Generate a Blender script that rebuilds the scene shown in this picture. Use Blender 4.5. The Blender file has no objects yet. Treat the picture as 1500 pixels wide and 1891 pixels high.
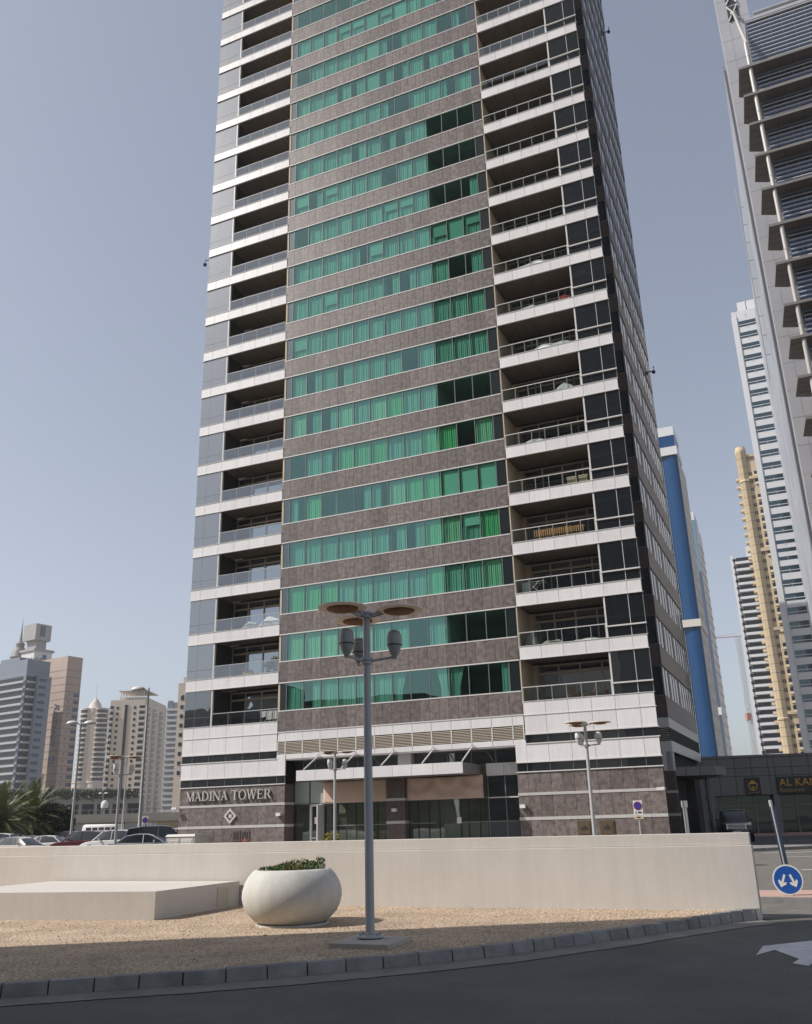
import bpy, math, random
from mathutils import Vector, Matrix
S = bpy.context.scene
R_ = math.radians
random.seed(7)

# ------------------------------------------------------------------ camera
EYE = 1.75
cam_d = bpy.data.cameras.new('camera')
cam = bpy.data.objects.new('camera', cam_d)
S.collection.objects.link(cam)
cam_d.sensor_fit = 'HORIZONTAL'
cam_d.sensor_width = 36.0
cam_d.lens = 36.0 * 1641.67 / 1500.0
cam_d.clip_start = 0.1
cam_d.clip_end = 6000.0
PITCH, ROLL = 0.3348, -0.0280
cam.matrix_world = (Matrix.Translation((0, 0, EYE)) @ Matrix.Rotation(math.pi / 2 + PITCH, 4, 'X')
                    @ Matrix.Rotation(ROLL, 4, 'Z'))
S.camera = cam

# ------------------------------------------------------------------ light
TO_SUN = Vector((-0.716, -0.10, 0.690)).normalized()
SUN_EL = math.asin(TO_SUN.z)
SUN_AZ = math.atan2(TO_SUN.x, TO_SUN.y)          # clockwise from +Y
sd = bpy.data.lights.new('sun', 'SUN')
sd.energy = 3.7
sd.angle = R_(0.53)
sd.color = (1.0, 0.945, 0.88)
sun = bpy.data.objects.new('sun', sd)
S.collection.objects.link(sun)
sun.rotation_euler = (-TO_SUN).to_track_quat('-Z', 'Y').to_euler()
sun.location = (-60, -10, 80)

W = bpy.data.worlds.new('World')
S.world = W
W.use_nodes = True
nt = W.node_tree
bg = nt.nodes['Background']
sky = nt.nodes.new('ShaderNodeTexSky')
sky.sky_type = 'NISHITA'
sky.sun_disc = False
sky.sun_elevation = SUN_EL
sky.sun_rotation = SUN_AZ
sky.altitude = 0
sky.air_density = 1.0
sky.dust_density = 1.8
sky.ozone_density = 3.5
hs = nt.nodes.new('ShaderNodeHueSaturation')
hs.inputs['Saturation'].default_value = 0.62
hs.inputs['Hue'].default_value = 0.505
nt.links.new(sky.outputs[0], hs.inputs['Color'])
gm = nt.nodes.new('ShaderNodeGamma'); gm.inputs['Gamma'].default_value = 0.78   # hazy air evens the sky out
nt.links.new(hs.outputs[0], gm.inputs['Color'])
nt.links.new(gm.outputs[0], bg.inputs[0])
bg.inputs[1].default_value = 0.150
S.view_settings.view_transform = 'Standard'
S.view_settings.look = 'None'
S.view_settings.exposure = 0.38
S.cycles.use_denoising = True
S.view_settings.gamma = 1.0
S.cycles.max_bounces = 10
S.cycles.transparent_max_bounces = 16
S.cycles.glossy_bounces = 4
S.cycles.diffuse_bounces = 4
S.cycles.caustics_reflective = False
S.cycles.caustics_refractive = False

# ------------------------------------------------------------------ helpers
COL = S.collection
class MB:
    def __init__(self):
        self.v, self.f, self.m, self.s = [], [], [], []
    def face(self, pts, mi=0, smooth=False):
        b = len(self.v)
        self.v += [tuple(p) for p in pts]
        self.f.append(tuple(range(b, b + len(pts))))
        self.m.append(mi); self.s.append(smooth)
    def box(self, x0, x1, y0, y1, z0, z1, mi=0, skip=''):
        if x0 > x1: x0, x1 = x1, x0
        if y0 > y1: y0, y1 = y1, y0
        if z0 > z1: z0, z1 = z1, z0
        b = len(self.v)
        self.v += [(x0,y0,z0),(x1,y0,z0),(x1,y1,z0),(x0,y1,z0),(x0,y0,z1),(x1,y0,z1),(x1,y1,z1),(x0,y1,z1)]
        F = {'b':(3,2,1,0),'t':(4,5,6,7),'f':(0,1,5,4),'k':(2,3,7,6),'l':(3,0,4,7),'r':(1,2,6,5)}
        for k, q in F.items():
            if k in skip: continue
            self.f.append(tuple(b + i for i in q)); self.m.append(mi); self.s.append(False)
        return self
    def hexa(self, p, mi=0):
        b = len(self.v); self.v += [tuple(q) for q in p]
        for q in ((3,2,1,0),(4,5,6,7),(0,1,5,4),(2,3,7,6),(3,0,4,7),(1,2,6,5)):
            self.f.append(tuple(b + i for i in q)); self.m.append(mi); self.s.append(False)
    def prism(self, poly, z0, z1, mi=0):
        n = len(poly)
        a = sum(poly[i][0]*poly[(i+1)%n][1]-poly[(i+1)%n][0]*poly[i][1] for i in range(n))
        if a < 0: poly = poly[::-1]
        self.face([(x, y, z1) for x, y in poly], mi)
        self.face([(x, y, z0) for x, y in reversed(poly)], mi)
        for i in range(n):
            (xa, ya), (xb, yb) = poly[i], poly[(i+1) % n]
            self.face([(xa,ya,z0),(xb,yb,z0),(xb,yb,z1),(xa,ya,z1)], mi)
    def loft(self, rings, mi=0, caps=True, smooth=True, closed=True):
        n = len(rings[0]); b = len(self.v)
        for r in rings: self.v += [tuple(p) for p in r]
        for i in range(len(rings) - 1):
            for j in range(n if closed else n - 1):
                k = (j + 1) % n
                self.f.append((b+i*n+j, b+i*n+k, b+(i+1)*n+k, b+(i+1)*n+j)); self.m.append(mi); self.s.append(smooth)
        if caps and closed:
            self.f.append(tuple(b + j for j in reversed(range(n)))); self.m.append(mi); self.s.append(False)
            o = b + (len(rings) - 1) * n
            self.f.append(tuple(o + j for j in range(n))); self.m.append(mi); self.s.append(False)
    def lathe(self, prof, c=(0,0,0), n=24, mi=0, caps=True, sx=1.0, sy=1.0):
        rings = []
        for r, z in prof:
            rings.append([(c[0]+sx*r*math.cos(2*math.pi*j/n), c[1]+sy*r*math.sin(2*math.pi*j/n), c[2]+z) for j in range(n)])
        self.loft(rings, mi, caps)
    def tube(self, path, r, n=8, mi=0, caps=True):
        path = [Vector(p) for p in path]
        rad = r if isinstance(r, (list, tuple)) else [r] * len(path)
        rings = []
        for i, p in enumerate(path):
            a = path[max(i-1, 0)]; b = path[min(i+1, len(path)-1)]
            t = (b - a).normalized()
            ref = Vector((0,0,1)) if abs(t.z) < 0.9 else Vector((1,0,0))
            e1 = t.cross(ref).normalized(); e2 = e1.cross(t).normalized()
            rings.append([p + rad[i]*(math.cos(2*math.pi*j/n)*e1 - math.sin(2*math.pi*j/n)*e2) for j in range(n)])
        self.loft(rings, mi, caps)
    def mesh(self, name, mats):
        me = bpy.data.meshes.new(name)
        me.from_pydata(self.v, [], self.f)
        for m in mats: me.materials.append(m)
        me.polygons.foreach_set('material_index', self.m)
        me.polygons.foreach_set('use_smooth', self.s)
        me.update()
        me.set_sharp_from_angle(angle=math.radians(38))
        return me
    def build(self, name, mats, parent=None, loc=(0,0,0), bevel=0.0, rot=None):
        if not isinstance(mats, (list, tuple)): mats = [mats]
        o = bpy.data.objects.new(name, self.mesh(name, mats))
        COL.objects.link(o)
        if parent: o.parent = parent
        o.location = loc
        if rot: o.rotation_euler = rot
        if bevel:
            md = o.modifiers.new('bevel', 'BEVEL'); md.width = bevel; md.segments = 2; md.limit_method = 'ANGLE'
        return o

def tag(o, label=None, cat=None, group=None, kind=None):
    if label: o['label'] = label
    if cat: o['category'] = cat
    if group: o['group'] = group
    if kind: o['kind'] = kind
    return o
def thing(name, label, cat, loc=(0,0,0), rz=0.0, group=None):
    o = bpy.data.objects.new(name, None); COL.objects.link(o)
    o.empty_display_size = 0.3
    o.location = loc; o.rotation_euler = (0, 0, rz)
    return tag(o, label, cat, group)
def copy_tree(o, parent=None, loc=None, rz=None, label=None):
    c = o.copy(); COL.objects.link(c)
    if parent is not None: c.parent = parent
    if loc is not None: c.location = loc
    if rz is not None: c.rotation_euler = (0, 0, rz)
    if label: c['label'] = label
    for ch in list(o.children): copy_tree(ch, c)
    return c
def struct(name, mb, m, bevel=0.0):
    return tag(mb.build(name, m, bevel=bevel), kind='structure')
def polar(az, D, z=0.0):
    a = R_(az)
    return Vector((D*math.sin(a), D*math.cos(a), z))

# ------------------------------------------------------------------ materials
MATS = {}
def mat(name, col, rough=0.6, metal=0.0, spec=0.5, var=0.0, vscale=3.0, island=0.0, bump=0.0, bscale=40.0,
        col2=None, detail=4.0, coat=0.0, grain=0.0, gscale=70.0, streak=0.0):
    if name in MATS: return MATS[name]
    m = bpy.data.materials.new(name); m.use_nodes = True
    t = m.node_tree; b = t.nodes['Principled BSDF']
    b.inputs['Base Color'].default_value = (*col, 1)
    b.inputs['Roughness'].default_value = rough
    b.inputs['Metallic'].default_value = metal
    b.inputs['Specular IOR Level'].default_value = spec
    b.inputs['Coat Weight'].default_value = coat
    tc = t.nodes.new('ShaderNodeTexCoord')
    src = None
    if var or col2:
        n = t.nodes.new('ShaderNodeTexNoise'); n.inputs['Scale'].default_value = vscale; n.inputs['Detail'].default_value = detail
        n.inputs['Roughness'].default_value = 0.65
        t.links.new(tc.outputs['Object'], n.inputs['Vector'])
        r = t.nodes.new('ShaderNodeValToRGB')
        r.color_ramp.elements[0].position = 0.32; r.color_ramp.elements[1].position = 0.68
        if col2: c0, c1 = col, col2
        else: c0 = tuple(c*(1-var) for c in col); c1 = tuple(min(1, c*(1+var)) for c in col)
        r.color_ramp.elements[0].color = (*c0, 1); r.color_ramp.elements[1].color = (*c1, 1)
        t.links.new(n.outputs['Fac'], r.inputs['Fac'])
        src = r.outputs['Color']
    if island:
        g = t.nodes.new('ShaderNodeNewGeometry'); oi = t.nodes.new('ShaderNodeObjectInfo')
        a = t.nodes.new('ShaderNodeMath'); a.operation = 'ADD'
        t.links.new(g.outputs['Random Per Island'], a.inputs[0]); t.links.new(oi.outputs['Random'], a.inputs[1])
        fr = t.nodes.new('ShaderNodeMath'); fr.operation = 'FRACT'; t.links.new(a.outputs[0], fr.inputs[0])
        mr = t.nodes.new('ShaderNodeMapRange'); mr.inputs['To Min'].default_value = 1-island; mr.inputs['To Max'].default_value = 1+island
        t.links.new(fr.outputs[0], mr.inputs['Value'])
        mx = t.nodes.new('ShaderNodeVectorMath'); mx.operation = 'SCALE'
        if src: t.links.new(src, mx.inputs[0])
        else: mx.inputs[0].default_value = col
        t.links.new(mr.outputs[0], mx.inputs['Scale'])
        src = mx.outputs[0]
    if grain or streak:
        def mul(fac_out, lo, hi, p0, p1):
            nonlocal src
            q = t.nodes.new('ShaderNodeMapRange'); q.inputs['From Min'].default_value = p0; q.inputs['From Max'].default_value = p1
            q.inputs['To Min'].default_value = lo; q.inputs['To Max'].default_value = hi
            t.links.new(fac_out, q.inputs[0])
            v = t.nodes.new('ShaderNodeVectorMath'); v.operation = 'SCALE'
            if src: t.links.new(src, v.inputs[0])
            else: v.inputs[0].default_value = col
            t.links.new(q.outputs[0], v.inputs['Scale']); src = v.outputs[0]
        if grain:                                   # stone grain in the surface itself
            g_ = t.nodes.new('ShaderNodeTexNoise'); g_.inputs['Scale'].default_value = gscale; g_.inputs['Detail'].default_value = 2
            t.links.new(tc.outputs['Object'], g_.inputs['Vector']); mul(g_.outputs['Fac'], 1-grain, 1+grain, .3, .7)
        if streak:                                  # rain and dust runs
            mp = t.nodes.new('ShaderNodeMapping'); mp.inputs['Scale'].default_value = (3.2, 3.2, 0.22)
            t.links.new(tc.outputs['Object'], mp.inputs['Vector'])
            g_ = t.nodes.new('ShaderNodeTexNoise'); g_.inputs['Scale'].default_value = 1.6; g_.inputs['Detail'].default_value = 6; g_.inputs['Roughness'].default_value = .7
            t.links.new(mp.outputs[0], g_.inputs['Vector']); mul(g_.outputs['Fac'], 1-streak, 1+streak*.35, .34, .62)
    if src: t.links.new(src, b.inputs['Base Color'])
    if bump:
        n2 = t.nodes.new('ShaderNodeTexNoise'); n2.inputs['Scale'].default_value = bscale; n2.inputs['Detail'].default_value = 3
        t.links.new(tc.outputs['Object'], n2.inputs['Vector'])
        bp = t.nodes.new('ShaderNodeBump'); bp.inputs['Strength'].default_value = bump; bp.inputs['Distance'].default_value = 0.02
        t.links.new(n2.outputs['Fac'], bp.inputs['Height']); t.links.new(bp.outputs[0], b.inputs['Normal'])
    MATS[name] = m
    return m
def wavy_normal(t, scale, strength, dist=0.05):
    tc = t.nodes.new('ShaderNodeTexCoord'); oi = t.nodes.new('ShaderNodeObjectInfo')
    ad = t.nodes.new('ShaderNodeVectorMath'); ad.operation = 'ADD'
    sc = t.nodes.new('ShaderNodeVectorMath'); sc.operation = 'SCALE'; sc.inputs[0].default_value = (37.0, 11.0, 23.0)
    t.links.new(oi.outputs['Random'], sc.inputs['Scale'])
    t.links.new(tc.outputs['Object'], ad.inputs[0]); t.links.new(sc.outputs[0], ad.inputs[1])
    n = t.nodes.new('ShaderNodeTexNoise'); n.inputs['Scale'].default_value = scale; n.inputs['Detail'].default_value = 1
    t.links.new(ad.outputs[0], n.inputs['Vector'])
    bp = t.nodes.new('ShaderNodeBump'); bp.inputs['Strength'].default_value = strength; bp.inputs['Distance'].default_value = dist
    t.links.new(n.outputs['Fac'], bp.inputs['Height'])
    return bp.outputs[0]
def schlick(t, base):
    """mirror share that is the same from either side of the pane"""
    g = t.nodes.new('ShaderNodeNewGeometry'); d = t.nodes.new('ShaderNodeVectorMath'); d.operation = 'DOT_PRODUCT'
    t.links.new(g.outputs['Incoming'], d.inputs[0]); t.links.new(g.outputs['Normal'], d.inputs[1])
    a = t.nodes.new('ShaderNodeMath'); a.operation = 'ABSOLUTE'; t.links.new(d.outputs['Value'], a.inputs[0])
    i = t.nodes.new('ShaderNodeMath'); i.operation = 'SUBTRACT'; i.inputs[0].default_value = 1.0; t.links.new(a.outputs[0], i.inputs[1])
    p = t.nodes.new('ShaderNodeMath'); p.operation = 'POWER'; p.inputs[1].default_value = 5.0; t.links.new(i.outputs[0], p.inputs[0])
    mr = t.nodes.new('ShaderNodeMapRange'); mr.inputs['To Min'].default_value = base; mr.inputs['To Max'].default_value = 1.0
    t.links.new(p.outputs[0], mr.inputs['Value'])
    return mr
def glass(name, tint, refl, base=0.2, rough=0.0, wav=0.12, wscale=0.8):
    """coated window pane: tinted see-through plus a mirror part that grows at grazing angles"""
    if name in MATS: return MATS[name]
    m = bpy.data.materials.new(name); m.use_nodes = True
    t = m.node_tree
    for n in list(t.nodes):
        if n.type != 'OUTPUT_MATERIAL': t.nodes.remove(n)
    out = [n for n in t.nodes if n.type == 'OUTPUT_MATERIAL'][0]
    tr = t.nodes.new('ShaderNodeBsdfTransparent'); tr.inputs[0].default_value = (*tint, 1)
    gl = t.nodes.new('ShaderNodeBsdfGlossy'); gl.inputs['Color'].default_value = (*refl, 1); gl.inputs['Roughness'].default_value = rough
    if wav: t.links.new(wavy_normal(t, wscale, wav), gl.inputs['Normal'])
    mr = schlick(t, base)
    mx = t.nodes.new('ShaderNodeMixShader')
    t.links.new(mr.outputs[0], mx.inputs[0]); t.links.new(tr.outputs[0], mx.inputs[1]); t.links.new(gl.outputs[0], mx.inputs[2])
    t.links.new(mx.outputs[0], out.inputs['Surface'])
    MATS[name] = m
    return m
def mirror_glass(name, col, body, base=0.6, wav=0.1, wscale=0.6, rough=0.01):
    """opaque reflective spandrel/curtain-wall glass"""
    if name in MATS: return MATS[name]
    m = bpy.data.materials.new(name); m.use_nodes = True
    t = m.node_tree
    b = t.nodes['Principled BSDF']; out = [n for n in t.nodes if n.type == 'OUTPUT_MATERIAL'][0]
    b.inputs['Base Color'].default_value = (*body, 1); b.inputs['Roughness'].default_value = 0.3
    gl = t.nodes.new('ShaderNodeBsdfGlossy'); gl.inputs['Color'].default_value = (*col, 1); gl.inputs['Roughness'].default_value = rough
    if wav: t.links.new(wavy_normal(t, wscale, wav), gl.inputs['Normal'])
    mr = schlick(t, base)
    mx = t.nodes.new('ShaderNodeMixShader')
    t.links.new(mr.outputs[0], mx.inputs[0]); t.links.new(b.outputs[0], mx.inputs[1]); t.links.new(gl.outputs[0], mx.inputs[2])
    t.links.new(mx.outputs[0], out.inputs['Surface'])
    MATS[name] = m
    return m

M_ALU = mat('white aluminium panel', (0.74, 0.72, 0.72), 0.38, 0.0, 0.5, island=0.045, var=0.03, vscale=0.6, streak=.07)
M_TRIM = mat('pale aluminium trim', (0.66, 0.64, 0.62), 0.35, 0.0, 0.5)
M_FRAME = mat('beige window frame', (0.50, 0.43, 0.35), 0.45)
M_MULL = mat('grey mullion', (0.17, 0.19, 0.185), 0.4)
M_STONE = mat('brown granite', (0.093, 0.073, 0.067), 0.42, 0.0, 0.4, col2=(0.232, 0.197, 0.186), vscale=3.6, detail=12.0, island=0.17, bump=0.05, bscale=60)
M_STONED = mat('dark brown granite', (0.085, 0.060, 0.055), 0.35, 0.0, 0.45, col2=(0.14, 0.105, 0.10), vscale=4.0, detail=8.0, island=0.14)
M_BACK = mat('dark joint', (0.03, 0.028, 0.027), 0.8)
M_BANDS = mat('pale stone band', (0.50, 0.48, 0.46), 0.5, var=0.06, vscale=2)
M_SOFFIT = mat('brown plank soffit', (0.20, 0.165, 0.135), 0.7, var=0.12, vscale=1.5)
M_CREAM = mat('cream render', (0.55, 0.46, 0.34), 0.8, var=0.06, vscale=2)
M_INT = mat('room interior', (0.33, 0.32, 0.29), 0.9)
M_CURT = mat('pale curtain cloth', (0.56, 0.57, 0.54), 0.9, island=0.12)
M_GREEN = glass('green tinted glass', (0.41, 0.76, 0.64), (0.48, 0.80, 0.74), 0.20, 0.0, 0.05, 0.5)
M_SKYGL = mirror_glass('bay glass with sky tone', (0.56, 0.58, 0.60), (0.02, 0.025, 0.03), 0.42, 0.05, 0.35)  # copy of the dark bay glass; its silver tone carries the sky reflection
M_DARKGL = mirror_glass('dark blue tinted glass', (0.75, 0.80, 0.85), (0.005, 0.008, 0.011), 0.20, 0.10, 0.7)
M_CLEAR = glass('clear balustrade glass', (0.70, 0.76, 0.74), (0.9, 0.95, 0.95), 0.13, 0.0, 0.03, 0.6)
M_DOORGL = mirror_glass('balcony door glass', (0.72, 0.80, 0.90), (0.008, 0.010, 0.016), 0.35, 0.12, 0.9)
M_WHITE = mat('white cloth', (0.80, 0.79, 0.77), 0.9)
M_BLACK = mat('black plastic', (0.015, 0.015, 0.016), 0.4)
M_RUBBER = mat('tyre rubber', (0.02, 0.02, 0.02), 0.8)
M_CHROME = mat('brushed steel', (0.60, 0.60, 0.60), 0.22, 1.0)
M_LEAF = mat('green leaf', (0.055, 0.10, 0.022), 0.55, island=0.5)
M_DRY = mat('dry leaf', (0.19, 0.145, 0.06), 0.7, island=0.35)
M_POLE = mat('grey painted steel', (0.40, 0.405, 0.43), 0.35, 0.0, 0.5, var=0.06, vscale=3)
M_POLEW = mat('pale galvanised steel', (0.46, 0.45, 0.44), 0.4, 0.0, 0.5, var=0.05, vscale=2)
M_ORANGE = mat('orange plastic', (0.75, 0.13, 0.03), 0.5)

# ------------------------------------------------------------------ ground
def gravel_mat():
    m = bpy.data.materials.new('tan gravel'); m.use_nodes = True
    t = m.node_tree; b = t.nodes['Principled BSDF']; b.inputs['Roughness'].default_value = 0.9
    tc = t.nodes.new('ShaderNodeTexCoord')
    no = t.nodes.new('ShaderNodeTexNoise'); no.inputs['Scale'].default_value = 14
    t.links.new(tc.outputs['Object'], no.inputs['Vector'])
    mxv = t.nodes.new('ShaderNodeMix'); mxv.data_type = 'VECTOR'; mxv.inputs['Factor'].default_value = 0.03
    t.links.new(tc.outputs['Object'], mxv.inputs[4]); t.links.new(no.outputs['Color'], mxv.inputs[5])
    vo = t.nodes.new('ShaderNodeTexVoronoi'); vo.inputs['Scale'].default_value = 31
    t.links.new(mxv.outputs[1], vo.inputs['Vector'])
    r = t.nodes.new('ShaderNodeValToRGB'); r.color_ramp.interpolation = 'LINEAR'
    cs = [(0.0, (0.42, 0.33, 0.25)), (0.3, (0.60, 0.49, 0.36)), (0.5, (0.70, 0.60, 0.47)), (0.7, (0.55, 0.38, 0.27)), (0.85, (0.78, 0.70, 0.58)), (1.0, (0.50, 0.43, 0.37))]
    while len(r.color_ramp.elements) < len(cs): r.color_ramp.elements.new(0.5)
    for e, (p, c) in zip(r.color_ramp.elements, cs): e.position = p; e.color = (*c, 1)
    sx = t.nodes.new('ShaderNodeSeparateColor'); t.links.new(vo.outputs['Color'], sx.inputs[0])
    t.links.new(sx.outputs[0], r.inputs[0])
    n2 = t.nodes.new('ShaderNodeTexNoise'); n2.inputs['Scale'].default_value = 1.1; n2.inputs['Detail'].default_value = 5
    t.links.new(tc.outputs['Object'], n2.inputs['Vector'])
    mr = t.nodes.new('ShaderNodeMapRange'); mr.inputs['From Min'].default_value = 0.3; mr.inputs['From Max'].default_value = 0.7
    mr.inputs['To Min'].default_value = 0.80; mr.inputs['To Max'].default_value = 1.12
    t.links.new(n2.outputs['Fac'], mr.inputs[0])
    # colour darkens from each pebble's middle outwards
    g = t.nodes.new('ShaderNodeMapRange'); g.inputs['From Min'].default_value = 0.25; g.inputs['From Max'].default_value = 0.75
    g.inputs['To Min'].default_value = 1.0; g.inputs['To Max'].default_value = 0.50
    t.links.new(vo.outputs['Distance'], g.inputs[0])
    ml = t.nodes.new('ShaderNodeMath'); ml.operation = 'MULTIPLY'
    t.links.new(mr.outputs[0], ml.inputs[0]); t.links.new(g.outputs[0], ml.inputs[1])
    sc = t.nodes.new('ShaderNodeVectorMath'); sc.operation = 'SCALE'
    t.links.new(r.outputs[0], sc.inputs[0]); t.links.new(ml.outputs[0], sc.inputs['Scale'])
    tn = t.nodes.new('ShaderNodeVectorMath'); tn.operation = 'MULTIPLY'; tn.inputs[1].default_value = (1.0, .925, .845)
    t.links.new(sc.outputs[0], tn.inputs[0])
    t.links.new(tn.outputs[0], b.inputs['Base Color'])
    inv = t.nodes.new('ShaderNodeMath'); inv.operation = 'SUBTRACT'; inv.inputs[0].default_value = 1.0
    t.links.new(vo.outputs['Distance'], inv.inputs[1])
    bp = t.nodes.new('ShaderNodeBump'); bp.inputs['Strength'].default_value = 1.0; bp.inputs['Distance'].default_value = 0.022
    t.links.new(inv.outputs[0], bp.inputs['Height']); t.links.new(bp.outputs[0], b.inputs['Normal'])
    return m
M_GRAVEL = gravel_mat()
M_ASPH = mat('asphalt', (0.088, 0.090, 0.086), 0.85, 0, 0.3, col2=(0.135, 0.135, 0.128), vscale=0.55, detail=9, bump=0.35, bscale=90, grain=.35, gscale=55)
M_ASPHL = mat('warm pale asphalt', (0.125, 0.118, 0.108), 0.9, 0, 0.3, col2=(0.185, 0.172, 0.152), vscale=1.6, detail=7, bump=0.3, bscale=90)
M_GROUND = mat('sandy ground', (0.26, 0.23, 0.19), 0.95, col2=(0.20, 0.18, 0.15), vscale=0.05)
M_KERB = mat('grey kerb concrete', (0.17, 0.17, 0.165), 0.85, col2=(0.31, 0.30, 0.285), vscale=2.2, detail=8, island=0.14, bump=0.3, bscale=30)
M_PAINTR = mat('white road paint', (0.56, 0.57, 0.58), 0.7, var=0.14, vscale=3, detail=10, grain=.16, gscale=45)
M_PINK = mat('pink paving', (0.46, 0.30, 0.25), 0.85, var=0.10, vscale=8)
M_CONC = mat('pale concrete', (0.40, 0.37, 0.33), 0.85, var=0.08, vscale=3)

g = MB(); N = 64
g.face([(3000*math.cos(2*math.pi*i/N), 3000*math.sin(2*math.pi*i/N), -0.012) for i in range(N)])
struct('ground', g, M_GROUND)
r = MB(); r.face([(-60, -30, 0), (70, -30, 0), (70, 66, 0), (40, 72, 0), (20, 76, 0), (-60, 130, 0), (-130, 130, 0), (-130, 30, 0)])
struct('road', r, M_ASPH)
# the crossroad beyond the wall is a paler asphalt
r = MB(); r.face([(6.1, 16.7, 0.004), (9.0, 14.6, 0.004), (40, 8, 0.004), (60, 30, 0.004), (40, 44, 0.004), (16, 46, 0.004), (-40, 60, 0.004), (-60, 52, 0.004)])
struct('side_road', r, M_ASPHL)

KPATH = [(-16, 10.2), (-12, 10.25), (-9, 10.42), (-6.5, 10.72), (-4.64, 11.12), (-3.28, 11.46), (-1.9, 11.88), (-0.16, 12.58), (0.91, 13.14), (1.72, 13.70), (2.7, 14.40), (3.56, 15.05), (4.55, 15.80), (5.23, 16.28), (5.60, 16.47), (5.84, 16.53)]
def resample(P, step):
    out = [Vector(P[0])]; acc = 0.0
    pts = [Vector(p) for p in P]
    # smooth with catmull-rom first
    sm = []
    for i in range(len(pts)-1):
        p0 = pts[max(i-1,0)]; p1 = pts[i]; p2 = pts[i+1]; p3 = pts[min(i+2,len(pts)-1)]
        for k in range(12):
            u = k/12
            sm.append(0.5*((2*p1)+(p2-p0)*u+(2*p0-5*p1+4*p2-p3)*u*u+(3*p1-p0-3*p2+p3)*u**3))
    sm.append(pts[-1])
    for a, b in zip(sm, sm[1:]):
        L = (b-a).length
        while acc + L >= step:
            a = a + (b-a)*((step-acc)/L); L = (b-a).length; acc = 0.0
            out.append(a.copy())
        acc += L
    out.append(sm[-1])
    return out
KP = resample(KPATH, 0.055)
def off(P, d):
    o = []
    for i, p in enumerate(P):
        t = (P[min(i+1, len(P)-1)] - P[max(i-1, 0)]).normalized()
        o.append(p + Vector((-t.y, t.x))*d)
    return o
KB, KT, KI = KP, off(KP, 0.025), off(KP, 0.17)
def strip(mb, A, B, za, zb, i0, i1, mi=0):
    for i in range(i0, i1):
        mb.face([(A[i].x, A[i].y, za), (A[i+1].x, A[i+1].y, za), (B[i+1].x, B[i+1].y, zb), (B[i].x, B[i].y, zb)], mi)
k = MB(); n = len(KP) - 1; i = 0; rk = random.Random(3)
while i < n:
    L = 9 if KP[i].x < 1.2 else (7 if KP[i].x < 3.2 else 5)
    j = min(i + L, n)
    # one kerb stone: loft of a rounded section along the path, with a gap of mortar after it
    rings = []
    dz = rk.uniform(-0.006, 0.006); dw = rk.uniform(-0.006, 0.006)
    lift = 0.05*max(0, min(1, (KP[i].x - 4.4)/1.2))
    for q in range(i, j + 1):
        f = 0.14 if q == i else (0.86 if q == j else None)
        P0, P1, P2 = KB[q], KT[q], KI[q]
        if q == i: P0, P1, P2 = [X[q].lerp(X[q+1], 0.16) for X in (KB, KT, KI)]
        if q == j: P0, P1, P2 = [X[q].lerp(X[q-1], 0.16) for X in (KB, KT, KI)]
        h = 0.145 + dz + lift
        nrm = (P2 - P0).normalized()*dw
        rings.append([(P0.x+nrm.x, P0.y+nrm.y, 0), (P2.x, P2.y, 0), (P2.x, P2.y, h), (P1.x+nrm.x, P1.y+nrm.y, h), (P1.x-0.3*(P1.x-P0.x)+nrm.x, P1.y-0.3*(P1.y-P0.y)+nrm.y, h-0.012)])
    k.loft(rings, 0, True, False)
    i = j
inner = off(KP, 0.03)
strip(k, inner, inner, 0.0, 0.118, 0, n, 1)
strip(k, inner, KI, 0.118, 0.118, 0, n, 1)
kerb = struct('kerb', k, [M_KERB, mat('dirty mortar', (0.055, 0.05, 0.042), 0.95)])
du = MB(); O1, O2 = off(KP, -0.004), off(KP, -0.55)
rk = random.Random(5); wob = [0.0]
for i in range(n+1): wob.append(wob[-1]*0.97 + rk.uniform(-0.02, 0.02))
for i in range(n):
    a, b = O2[i] + (O2[i]-O1[i])*wob[i], O2[i+1] + (O2[i+1]-O1[i+1])*wob[i+1]
    du.face([(a.x, a.y, 0.008), (b.x, b.y, 0.008), (O1[i+1].x, O1[i+1].y, 0.008), (O1[i].x, O1[i].y, 0.008)])
struct('road_edge_dust', du, mat('road dust', (0.17, 0.165, 0.155), 0.95, 0, 0.3, col2=(0.25, 0.24, 0.22), vscale=2.2, detail=9))

# retaining wall line and gravel bed
WDIR = Vector((0.9218, -0.3877)); WE = Vector((5.86, 16.60))
WDIR = (WE - Vector((-1.43, 19.67))).normalized()
def wallpt(t, d=0.0):                      # t metres left of the wall's right end, d metres behind its face
    nrm = Vector((-WDIR.y, WDIR.x))
    return WE - WDIR*t + nrm*d
gb = MB(); IN = off(KP, 0.15)
for i in range(n):
    ta = (i/n)*24; tb = ((i+1)/n)*24
    A, B = wallpt(24-ta, 0.1), wallpt(24-tb, 0.1)
    gb.face([(IN[i].x, IN[i].y, 0.128), (IN[i+1].x, IN[i+1].y, 0.128), (B.x, B.y, 0.15), (A.x, A.y, 0.15)])
tag(gb.build('gravel', M_GRAVEL), 'tan pebble gravel bed between the kerb and the cream wall', 'gravel', kind='stuff')
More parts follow.
